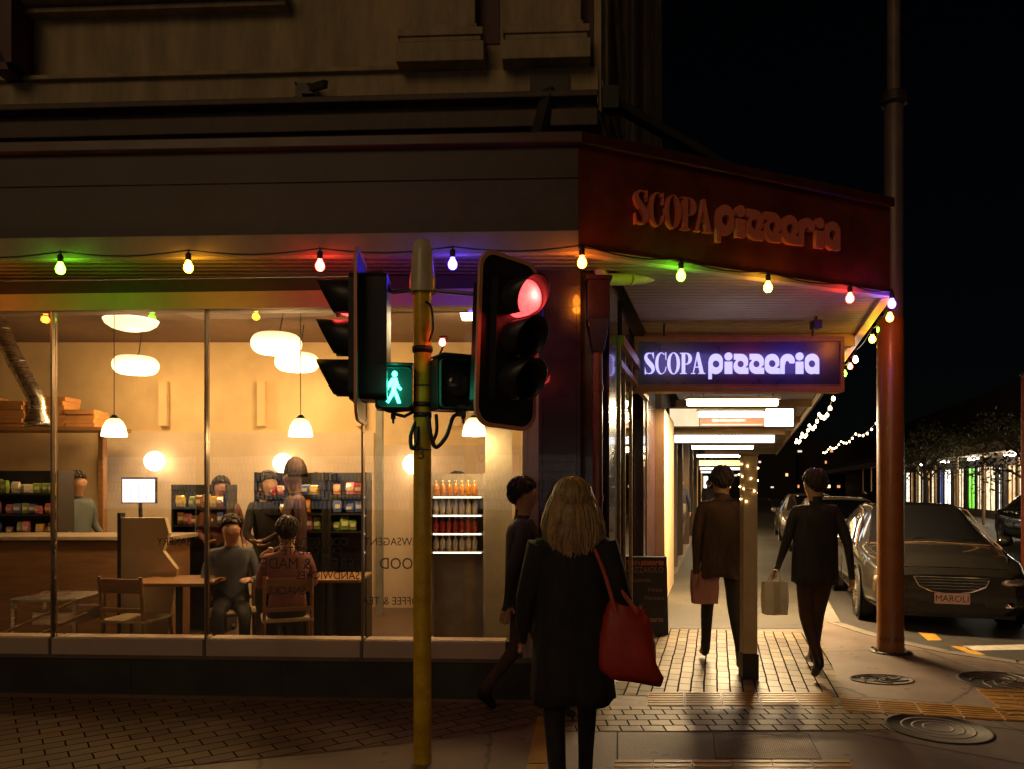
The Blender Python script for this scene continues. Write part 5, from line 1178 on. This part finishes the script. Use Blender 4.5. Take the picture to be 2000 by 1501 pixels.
        for sx in (-1, 1): mb.tube([T @ Vector((sx*x, y, z)) for x, y, z in ((.87, 1.2, .90), (.80, 1.5, 1.03), (.66, 2.0, 1.37), (.62, 2.6, 1.41))], .008, 6)
        mb.tube([T @ Vector((x, 1.10-abs(x)*.0, .985-abs(x)*.05)) for x in (-.7, -.35, 0, .35, .7)], .008, 6)
        mb.build('trim_line', m_trim, t)
        def gap(pts, r_=.004, nm='panel_gap', mt=m_black): mb = MB(); mb.tube([T @ Vector(q) for q in pts], r_, 6); mb.build(nm, mt, t)
        for sx in (-1, 1):
            gap([(sx*x, y, z) for x, y, z in ((.60, .12, .735), (.70, .45, .845), (.745, .8, .895), (.76, 1.12, .935))], .005)
            for y0 in (1.35, 2.45, 3.35): gap([(sx*x, y0, z) for x, z in ((.885, .22), (.912, .45), (.912, .60), (.885, .88))])
            gap([(sx*.93, y, .80) for y in (2.15, 2.32)], .012, 'door_handle', m_chr)
        gap([(x, .115-.02*(1-abs(x)), .74+.02*(1-abs(x))) for x in (-.6, -.3, 0, .3, .6)])
        gap(((-.45, 1.12, .985), (-.05, 1.24, 1.045)), .006, 'wiper'); gap(((.15, 1.12, .985), (.55, 1.26, 1.035)), .006, 'wiper')
    if plate:
        mb = MB(); mb.prism(rrect(.37, .125, .01), -.034, -.022, lambda u, v, q: T @ Vector((u, q, v+.405))); pl_ = mb.build('number_plate', M('pinkish_plate', (.72, .50, .42), .45, var=.05), t)
        mb = MB(); text_mesh(mb, plate, .105, lambda u, v, q: T @ Vector((u, -.0355, v+.370)), align='CENTER', sx=.93); mb.build('plate_text', M('plate_black', (.03, .02, .02), .5, var=0), pl_)
    return t
m_cdark = M('dark_metallic_paint', (.045, .040, .034), .22, metal=.5, var=.08, coat=1)
rzc = -math.atan(.30)
car('parked_car', (5.12, 8.95, -.13), rzc, m_cdark, 'dark sedan with a chrome edged grille and MAROLI plate, nearest the camera', plate='MAROLI')
car('parked_car', (6.55, 14.9, -.13), rzc, M('pale_car_paint', (.50, .42, .33), .3, metal=.2, var=.05, coat=1), 'pale cream car parked directly behind the dark MAROLI sedan')
car('parked_car', (8.3, 21.0, -.13), rzc, M('silver_car_paint', (.30, .27, .25), .3, metal=.6, var=.05, coat=1), 'grey car third in the kerbside row', detail=False)
car('parked_car', (14.6, 19.5, -.13), rzc, M('black_car_paint', (.02, .02, .022), .2, metal=.4, var=.05, coat=1), 'black car with lit headlamps across the road at the right edge', detail=False, sub_grp='cars across the road', lamps=6)
car('parked_car', (13.4, 27, -.13), rzc, MATS['dark_metallic_paint'], 'dark car driving up the middle of the far street, lamps lit', detail=False, sub_grp='cars across the road', lamps=10)

# ================================================================== FAR SIDE OF THE STREET
FS = Frame((14.2, 14), (.30, 1), (1, -.3))
O = thing('opposite_shop_row', (17, 28, 0), 'row of shops across the street under a lit verandah', 'building')
mb = MB(); FS.box(mb, -8, 90, -.13, 4.2, 2.6, 3.2); mb.build('shop_wall', M('opposite_wall', (.10, .07, .05), .7, var=.3, scale=1), O)
mb = MB(); FS.box(mb, -8, 90, 4.2, 6.4, 2.6, 3.4); mb.build('parapet_wall', M('opposite_parapet', (.012, .008, .007), .8, var=.3, scale=1), O)
mb = MB(); FS.box(mb, -8, 90, 2.95, 3.02, 0, 2.6); mb.build('verandah_soffit', m_soffit, O)
mb = MB(); FS.box(mb, -8, 90, 2.9, 3.30, -.06, 0); mb.build('verandah_fascia', M('pale_verandah_fascia', (.36, .30, .25), .6), O)
mb = MB(); FS.box(mb, -8, 90, 3.02, 3.1, 0, 2.6); mb.build('verandah_roof', m_steel_d, O)
wcols = [('cream', (1, .78, .45), 1.0), ('white', (1, .92, .8), 1.6), ('green', (.25, 1, .05), .75), ('amber', (1, .5, .15), .7), ('blue', (.12, .18, .6), .5)]
s = 6.5; i = 0
order = [0, 2, 0, 3, 1, 4, 0, 3, 1, 0, 3, 1, 0]
while s < 60 and i < 26:
    cn, c3, e = wcols[order[i % len(order)]]; w_ = [1.1, .5, 1.6, .8, 1.3][i % 5]
    mb = MB(); FS.box(mb, s, s+w_, .3, 2.5, 2.56, 2.59); f = mb.build('shop_window', glow('opposite_'+cn+'_window', c3, e, texture=7, tr=.8), O)
    mb = MB(); FS.box(mb, s+w_/2-.03, s+w_/2+.03, .3, 2.5, 2.52, 2.56); FS.box(mb, s-.05, s, .2, 2.6, 2.5, 2.59); FS.box(mb, s+w_, s+w_+.05, .2, 2.6, 2.5, 2.59); mb.build('frame', m_black, f)
    s += w_+[.7, .4, .9, .5][i % 4]; i += 1
for k in range(14):
    mb = MB(); q = FS.pt(-2+k*4.2, .1, 0); mb.tube([(q.x, q.y, -.1), (q.x, q.y, 2.95)], .06, 10); mb.build('verandah_post', m_trim, O)
for k in range(6):
    q = FS.pt(8+k*5.5, 1.2, 2.85); t = thing('verandah_tube_light', tuple(q), ['lit tube under the verandah across the street at the right edge', 'second lit tube under the opposite verandah from the right edge', 'third lit tube under the opposite verandah', 'fourth lit tube under the opposite verandah', 'fifth lit tube under the opposite verandah', 'farthest lit tube under the opposite verandah'][k], 'lamp', 'tubes under the opposite verandah')
    mb = MB(); mb.tube([FS.pt(7.6+k*5.5, 1.2, 2.85), FS.pt(9.1+k*5.5, 1.2, 2.85)], .06, 8); mb.build('diffuser', glow('cool_tube', (1, .92, .8), 11), t)
    mb = MB(); mb.bar(FS.pt(7.55+k*5.5, 1.2, 2.925), FS.pt(9.15+k*5.5, 1.2, 2.925), .1, .04); mb.build('batten', m_lid, t)
    if k < 4:
        l = bpy.data.lights.new('tube_glow', 'POINT'); l.energy = 60; l.color = (1, .85, .6); l.shadow_soft_size = .3
        o = bpy.data.objects.new('tube_glow', l); col.objects.link(o); o.parent = t; o.location = (0, 0, -.2)
Y5 = 24
t = thing('hanging_lightbox', (X_(1930, Y5), Y5, 2.4), 'small white lightbox hanging under the opposite verandah', 'sign')
q = FS.pt(10.2, .6, 2.55); mb = MB(); mb.box(q.x-.75, q.x+.75, q.y, q.y+.15, 2.38, 2.72); mb.build('casing', m_lid, t); mb = MB(); mb.box(q.x-.72, q.x+.72, q.y-.01, q.y-.001, 2.40, 2.70); mb.build('face', glow('far_lightbox', (1, .97, .9), 4), t)
t = thing('far_street_block', (22, 75, 0), 'low dark buildings closing the far end of the street', 'building')
mb = MB(); mb.box(10, 60, 95, 99, -.13, 7); mb.box(24, 34, 92, 95, -.13, 9); mb.build('wall', MATS['opposite_parapet'], t)
rr = random.Random(5)
for k in range(46):
    x = rr.uniform(24, 52); z = rr.choice((1.2, 1.2, 2.6, 4.2, 5.6)); mb = MB(); mb.box(x, x+rr.uniform(.15, .6), 91.9 if 24 < x < 33 else 94.9, 91.95 if 24 < x < 33 else 94.95, z, z+rr.uniform(.12, .4))
    mb.build('lit_window', glow('far_window_light_'+'abc'[k % 3], [(1, .62, .28), (1, .8, .6), (.9, .35, .15)][k % 3], [1.1, .8, .9][k % 3]), t)
for k, (yy, n_, lb) in enumerate(((12.5, 22, 'added string of small warm lamps along the awning edge down the street'), (22, 20, 'second added string of small warm lamps farther down the street'))):  # extra lamp strings added for more lights down the far street
    t = thing('added_string_lights', (3.15+.3165*(yy-6.4)+.5*k, yy, 2.9), lb, 'lights')
    prev = None; pts = []
    for i in range(n_):
        y = yy+i*(.55+.35*k); q = Vector((3.15+.3165*(y-6.4)+.15+2.2*k, y, 3.0+.35*k-.18*abs(math.sin(i*.62)))); pts.append(q+Vector((0, 0, .05)))
        mb = MB(); mb.lathe([(.001, -.04), (.03, -.02), (.03, .02), (.001, .04)], q, 8); mb.build('lamp', glow('added_string_lamp', (1, .66, .30), 14), t)
    mb = MB(); mb.tube(pts, .006, 5); mb.build('wire', m_black, t)
# lit grocery across the road behind the camera: it is what the shop window mirrors
gm_ = glow('grocery_goods', (1, 1, 1), 1.0); n = gm_.node_tree.nodes; l = gm_.node_tree.links
tc = n.new('ShaderNodeTexCoord'); mp = n.new('ShaderNodeMapping'); mp.inputs['Rotation'].default_value = (R(90), 0, 0); l.new(tc.outputs['Object'], mp.inputs[0])
br = n.new('ShaderNodeTexBrick'); br.inputs['Scale'].default_value = 1; br.inputs['Brick Width'].default_value = .11; br.inputs['Row Height'].default_value = .24; br.inputs['Mortar Size'].default_value = .018; br.inputs['Mortar'].default_value = (.01, .01, .012, 1)
nz = n.new('ShaderNodeTexNoise'); nz.inputs['Scale'].default_value = 4.5; l.new(mp.outputs[0], nz.inputs[0])
rp = n.new('ShaderNodeValToRGB'); rp.color_ramp.elements[0].color = (.5, .12, .10, 1); rp.color_ramp.elements[1].color = (.75, .8, 1, 1)
e_ = rp.color_ramp.elements.new(.45); e_.color = (.8, .55, .15, 1); e_ = rp.color_ramp.elements.new(.6); e_.color = (.25, .3, .35, 1)
l.new(nz.outputs[0], rp.inputs[0]); l.new(rp.outputs[0], br.inputs['Color1']); br.inputs['Color2'].default_value = (.35, .33, .38, 1); l.new(mp.outputs[0], br.inputs['Vector']); l.new(br.outputs['Color'], n['Principled BSDF'].inputs['Emission Color'])
t = thing('grocery_front', (-2, -8, 0), 'lit grocery shopfront across the road, seen mirrored in the window', 'building')
mb = MB(); mb.box(-16, 12, -9, -8.2, -.13, 6); mb.build('wall', m_n, t)
for k in range(7):
    x = -12.5+k*2.9; mb = MB(); mb.box(x, x+2.6, -8.2, -8.16, .15, 2.35); mb.build('window', gm_, t)
    mb = MB(); mb.box(x, x+2.6, -8.15, -8.12, .0, .95); mb.build('window_band', M('grey_window_band', (.12, .12, .13), .5), t)
mb = MB(); mb.box(-13, 8, -8.15, -7.2, 2.75, 2.8); mb.build('canopy', m_steel_d, t)
# dark tall building upper right
t = thing('tall_dark_building', (24, 30, 0), 'tall unlit building rising at the upper right edge', 'building')
mb = MB(); FS.box(mb, -6, 24, 6.4, 22, 3.6, 10); mb.build('wall', M('unlit_masonry', (.05, .035, .03), .8, var=.4, scale=.6), t)
mb = MB()
for k in range(9):
    for z in (7.5, 10.5, 13.5, 16.5): FS.box(mb, -5+k*3.2, -3.6+k*3.2, z, z+1.7, 3.55, 3.6)
mb.build('window', M('unlit_window', (.008, .008, .01), .1, var=0), t)
# street tree
def tree(x, y, H, label, seed):
    rn = random.Random(seed); t = thing('street_tree', (x, y, -.1), label, 'tree', 'street trees')
    mb = MB(); mb.tube([(x, y, -.1), (x+.05, y, H*.3), (x-.03, y+.05, H*.55)], [.12, .09, .05], 10)
    tips = []
    for k in range(9):
        a = k*2.4; b = Vector((x, y, H*(.34+.022*k))); e = b+Vector((math.cos(a)*rn.uniform(.6, 1.2), math.sin(a)*rn.uniform(.6, 1.2), rn.uniform(.35, 1.1))); mb.tube([b, b.lerp(e, .5)+Vector((0, 0, .12)), e], [.04, .025, .01], 6, 0, False); tips.append(e)
    mb.build('trunk', M('bark', (.07, .05, .035), .8), t)
    mb = MB()
    for k in range(2600):
        e = tips[k % 9]; d = Vector((rn.gauss(0, 1), rn.gauss(0, 1), rn.gauss(0, .8))).normalized()*rn.uniform(.1, .62)**.8
        p = e+d; s_ = rn.uniform(.04, .08); u = Vector((rn.gauss(0, 1), rn.gauss(0, 1), rn.gauss(0, 1))).normalized(); v = u.orthogonal().normalized()
        mb.add([p-u*s_, p+v*s_*.5, p+u*s_, p-v*s_*.5], [(0, 1, 2, 3)], k % 2)
    mb.build('crown', [M('leaf_dark', (.045, .06, .02), .6), M('leaf_light', (.09, .09, .03), .6)], t)
tree(12.4, 18.2, 4.4, 'leafy street tree at the right edge across the road', 3)
tree(15.6, 29, 4.8, 'smaller leafy tree farther along the opposite kerb', 4)
q = Vector((9.1, 13.6, -.1)); t = thing('rust_red_pole', tuple(q), 'rust red pole across the street at the right edge', 'pole')
mb = MB(); mb.tube([q, q+Vector((0, 0, 3.6))], .075, 14); mb.lathe([(.14, 0), (.13, .12), (.08, .14)], q, 14); mb.build('shaft', M('rust_red_paint', (.30, .055, .02), .4), t)
mb = MB(); mb.lathe([(.085, 3.6), (.10, 3.63), (.06, 3.70), (.001, 3.72)], q, 14); mb.build('finial', m_steel_d, t)

# ================================================================== PEOPLE
sk = M('skin', (.50, .28, .18), .5, var=.08); skd = M('tan_skin', (.38, .20, .12), .5, var=.08)
blk = M('black_cloth', (.024, .021, .022), .8, var=.6, scale=9, bump=1.0, bscale=9, stretch=(2.2, 2.2, .5)); nav = M('navy_cloth', (.018, .02, .032), .8, var=.3, scale=14, bump=.3)
brn = M('brown_cloth', (.075, .042, .026), .85, var=.5, scale=9, bump=1.0, bscale=9, stretch=(2.2, 2.2, .5)); gry = M('pale_grey_trouser', (.30, .27, .24), .8, var=.2, bump=.2); shoe = M('dark_shoe', (.015, .013, .012), .4, var=.2)
hairb = M('blonde_hair', (.48, .30, .13), .42, var=.35, scale=30); haird = M('dark_hair', (.035, .022, .014), .5, var=.3, scale=30)
walkL = {'lkn': (-.10, -.16, .52), 'lan': (-.10, -.24, .11), 'ltoe': (-.11, -.38, .05), 'lheel': (-.10, -.21, .045), 'rkn': (.10, .04, .50), 'ran': (.10, .30, .18), 'rtoe': (.11, .20, .045), 'rheel': (.10, .34, .13),
         'lel': (-.24, .10, 1.15), 'lwr': (-.25, .14, .90), 'lpa': (-.25, .15, .83), 'rel': (.24, -.04, 1.14), 'rwr': (.25, -.18, .93), 'rpa': (.25, -.23, .87)}
def coat(root, H, mat, z0, z1, w0, w1, name='coat', seed=0):
    k = H/1.75; mb = MB(); base = wm(root); rn = random.Random(seed); n = 30; vs = []; rows = 12
    for i in range(rows+1):
        f = i/rows; z = z1+(z0-z1)*f; r = w1+(w0-w1)*f
        if f < .12: r *= .62+.38*f/.12
        for j in range(n):
            a = 2*math.pi*j/n; rr = r*(1+.035*math.sin(a*5+seed+f*2)*f+.02*math.sin(a*9+f*4))
            vs.append(base @ (Vector((rr*math.cos(a), rr*.66*math.sin(a)+.005, z+(.012*math.sin(a*4+seed) if i == rows else 0)))*k))
    mb.add(vs, [(i*n+j, i*n+(j+1) % n, (i+1)*n+(j+1) % n, (i+1)*n+j) for i in range(rows) for j in range(n)], 0, True)
    o = mb.build(name, mat, root); s = o.modifiers.new('thickness', 'SOLIDIFY'); s.thickness = .008; return o
# near woman walking away
pw = thing('person', (X_(1118, 3.75), 3.75, 0), 'nearest person, seen from behind, long blonde hair, black coat, red bag', 'person', None, R(182))
Hn = 1.60
jo = dict(walkL); jo.update({'lel': (-.25, .05, 1.15), 'lwr': (-.20, -.13, 1.02), 'lpa': (-.16, -.18, 1.0)})
person(pw, Hn, jo, [sk, blk, blk, shoe], 1)
coat(pw, Hn, blk, .60, 1.475, .225, .178, seed=2); hair_cap(pw, Hn, hairb, .20, 330, seed=3)
mb = MB(); base = wm(pw)
for sx in (-1, 1):
    e = Vector((sx*.235, .03, 1.14))*Hn/1.75; s_ = Vector((sx*.16, 0, 1.43))*Hn/1.75; e = Vector(jo['lel'])*Hn/1.75 if sx < 0 else Vector(jo['rel'])*Hn/1.75; w_ = Vector(jo['lwr'] if sx < 0 else jo['rwr'])*Hn/1.75
    mb.tube([base @ q for q in (s_, s_.lerp(e, .5), e, e.lerp(w_, .85))], [.075, .066, .056, .045], 14)
mb.build('sleeve', blk, pw)
kk = Hn/1.75; mb = MB(); mb.lathe([(.085, 1.44), (.105, 1.50), (.098, 1.535), (.085, 1.53), (.08, 1.46)], (0, 0, 0), 22, 0, base @ Matrix.Scale(kk, 4)); mb.build('collar', blk, pw)
mb = MB(); mb.bar(base @ (Vector((-.09, .135, 1.05))*kk), base @ (Vector((.09, .135, 1.05))*kk), .012, .04); mb.build('half_belt', blk, pw)
# red bag on the right hip: slouchy tote held by a strap
tb = thing('red_tote_bag', (X_(1222, 3.72), 3.72, .78), 'slouching red tote bag hanging at the near woman right hip', 'bag')
cb = P(1226, 1255, 3.68); mb = MB(); n = 26; rows = [(-.155, .075, .10), (-.17, .10, .145), (-.13, .125, .165), (-.06, .118, .15), (.02, .10, .128), (.10, .085, .105), (.16, .06, .085), (.185, .035, .07)]
vs = []
for z, d_, w_ in rows:
    for j in range(n):
        a = 2*math.pi*j/n; vs.append(cb+Vector((w_*math.copysign(abs(math.cos(a))**.7, math.cos(a))+.018*math.sin(3*a+z*20), d_*.62*math.copysign(abs(math.sin(a))**.7, math.sin(a))+.012*math.sin(4*a+z*30), z-.03*math.cos(a))))
mb.add(vs, [(i*n+j, i*n+(j+1) % n, (i+1)*n+(j+1) % n, (i+1)*n+j) for i in range(len(rows)-1) for j in range(n)]+[tuple(range(n))], 0, True)
mb.build('body', M('red_soft_leather', (.55, .045, .02), .5, var=.25, scale=6, bump=.4, bscale=18), tb)
mb = MB()
for dx, dy in ((-.05, -.03), (-.05, .05)):
    mb.tube([Vector(q) for q in smooth_pts([tuple(cb+Vector((-.06, dy, .15))), tuple(P(1180, 1120, 3.70)+Vector((0, dy, 0))), tuple(P(1158, 1068, 3.72)+Vector((0, dy*1.2, 0))), tuple(P(1150, 1062, 3.76)+Vector((0, dy, 0))), tuple(cb+Vector((.04, dy, .15)))], 6)], .011, 7)
mb.build('strap', M('coral_strap', (.62, .12, .06), .5, var=.1), tb)

def plain(px, Y, H, rz, label, top, leg, jo=None, hair=haird, sub=1, group=None, cap=True, coatm=None, skin=sk, z=0):
    t = thing('person', (X_(px, Y), Y, z), label, 'person', group, rz); person(t, H, jo or walkL, [skin, top, leg, shoe], sub)
    if cap: hair_cap(t, H, hair, 0, 130 if Y < 10 else 20, seed=px)
    if coatm: coat(t, H, coatm, .80, 1.47, .205, .180, seed=px)
    return t
def mirror(j): 
    o = {}
    for k, v in j.items(): o[('r' if k[0] == 'l' else 'l')+k[1:]] = (-v[0], v[1], v[2])
    return o
walkR = mirror(walkL)
plain(1410, 6.75, 1.73, R(176), 'person in a long dark coat walking away left of the cream post', brn, blk, walkR, coatm=brn)
plain(1592, 6.45, 1.70, R(184), 'person in dark clothes walking away between the cream post and the orange pole', blk, M('umber_trouser', (.06, .03, .018), .85, var=.3), walkL, coatm=blk)
plain(1327, 20.5, 1.74, R(180), 'distant person in dark top and pale trousers walking away', nav, gry, walkL, sub=0)
plain(1384, 29, 1.74, R(180), 'far off person in dark clothes beside the shopfronts', blk, blk, walkR, sub=0)
plain(1400, 33, 1.70, R(0), 'farthest of the three small people, in brown, near the path middle', brn, gry, walkL, sub=0)
plain(1022, 5.25, 1.62, R(95), 'dark clad person standing against the corner pier by the window edge', blk, brn, None, coatm=blk)
# shopping bags held by the walkers
def carrier(name, c, w_, h, mat, label, hmat):
    t = thing(name, tuple(c), label, 'bag'); mb = MB(); d_ = .05
    vs = []
    for z, f, g in ((-h, .92, 1), (-h*.5, 1, 1.1), (0, .97, .7)):
        vs += [c+Vector((x*w_*f, y*d_*g, z)) for x, y in ((-1, -1), (-.3, -1.25), (.35, -.9), (1, -1), (1, 1), (.3, 1.2), (-.4, .9), (-1, 1))]
    mb.add(vs, [(i*8+j, i*8+(j+1) % 8, i*8+8+(j+1) % 8, i*8+8+j) for i in range(2) for j in range(8)]+[tuple(range(8))]); mb.build('body', mat, t)
    mb = MB()
    for y in (-.03, .03): mb.tube([c+Vector((-w_*.5, y, -.005)), c+Vector((-w_*.2, y*.5, .10)), c+Vector((w_*.2, y*.5, .10)), c+Vector((w_*.5, y, -.005))], .005, 6)
    mb.build('handle', hmat, t)
carrier('paper_bag', P(1376, 1112, 6.75), .115, .29, M('pink_paper', (.55, .24, .22), .7, var=.12, bump=.2), 'pink paper carrier bag held by the walker left of the cream post', m_lid)
carrier('plastic_bag', P(1513, 1135, 6.45), .10, .27, M('white_plastic', (.75, .70, .55), .35, var=.1, bump=.3), 'white plastic bag held by the walker between the posts', m_lid)
# people inside the shop
stand = {'lel': (-.24, -.02, 1.14), 'lwr': (-.20, -.22, 1.05), 'lpa': (-.17, -.28, 1.05), 'rel': (.24, .0, 1.14), 'rwr': (.22, -.20, 1.0), 'rpa': (.2, -.26, .98)}
plain(150, 8.6, 1.72, R(70), 'dark haired staff member behind the counter left of the till screen', M('teal_grey_apron', (.10, .12, .12), .8), blk, stand, skin=skd)
b = plain(575, 7.15, 1.78, R(-60), 'man in a dark beanie and jacket in front of a glowing globe', M('mulberry_jacket', (.09, .04, .04), .8, var=.3), blk, stand, cap=False)
mb = MB(); base = wm(b); k = 1.78/1.75; mb.lathe([(.001, .16), (.035, .152), (.07, .125), (.098, .07), (.108, .02), (.108, -.02), (.114, -.03), (.114, -.005)], (0, 0, 0), 20, 0, base @ Matrix.Translation(Vector((0, .01, 1.675))*k)); mb.build('beanie', M('charcoal_knit', (.03, .02, .016), 1.0, bump=.8, bscale=120, spec=.05), b)
plain(524, 7.7, 1.70, R(40), 'person facing the man in the beanie', blk, blk, stand)
plain(617, 8.9, 1.70, R(160), 'person near the back wall right of the beanie wearer', M('olive_cloth', (.08, .07, .04), .85), blk, stand)
plain(892, 8.0, 1.70, R(-100), 'person in a dark tee shirt beyond the drinks cabinet', blk, blk, stand, skin=skd)
plain(432, 8.4, 1.66, R(30), 'person in red brown top near the left of the snack shelves', M('russet_cloth', (.16, .06, .04), .85), blk, stand)
sit = {'pelvis': (0, .12, .50), 'waist': (0, .13, .65), 'chest': (0, .10, .88), 'necklow': (0, .09, 1.03), 'neck': (0, .08, 1.09), 'skull': (0, .06, 1.16), 'head': (0, .06, 1.23), 'crown': (0, .07, 1.275), 'nose': (0, -.03, 1.185)}
for sg, c in ((-1, 'l'), (1, 'r')):
    sit.update({c+'sh': (sg*.175, .10, .98), c+'el': (sg*.235, .02, .74), c+'wr': (sg*.16, -.22, .76), c+'pa': (sg*.13, -.28, .77), c+'hip': (sg*.09, .06, .48), c+'kn': (sg*.11, -.36, .48), c+'an': (sg*.11, -.34, .10), c+'toe': (sg*.12, -.48, .035), c+'heel': (sg*.11, -.30, .04)})
def sitter(px, Y, rz, label, top):
    t = thing('person', (X_(px, Y), Y, .02), label, 'person', None, rz); person(t, 1.70, sit, [sk, top, blk, shoe], 1)
    hair_cap(t, 1.70, haird, 0, 120, seed=px, tr=(0, .07, -.435))
sitter(452, 6.9, R(20), 'seated diner in a grey top near the middle mullion', M('blue_grey_cloth', (.11, .12, .15), .85, var=.3))
sitter(560, 6.6, R(200), 'seated diner with back to the glass, in pinkish top', M('dusty_pink_cloth', (.32, .13, .12), .85, var=.3))
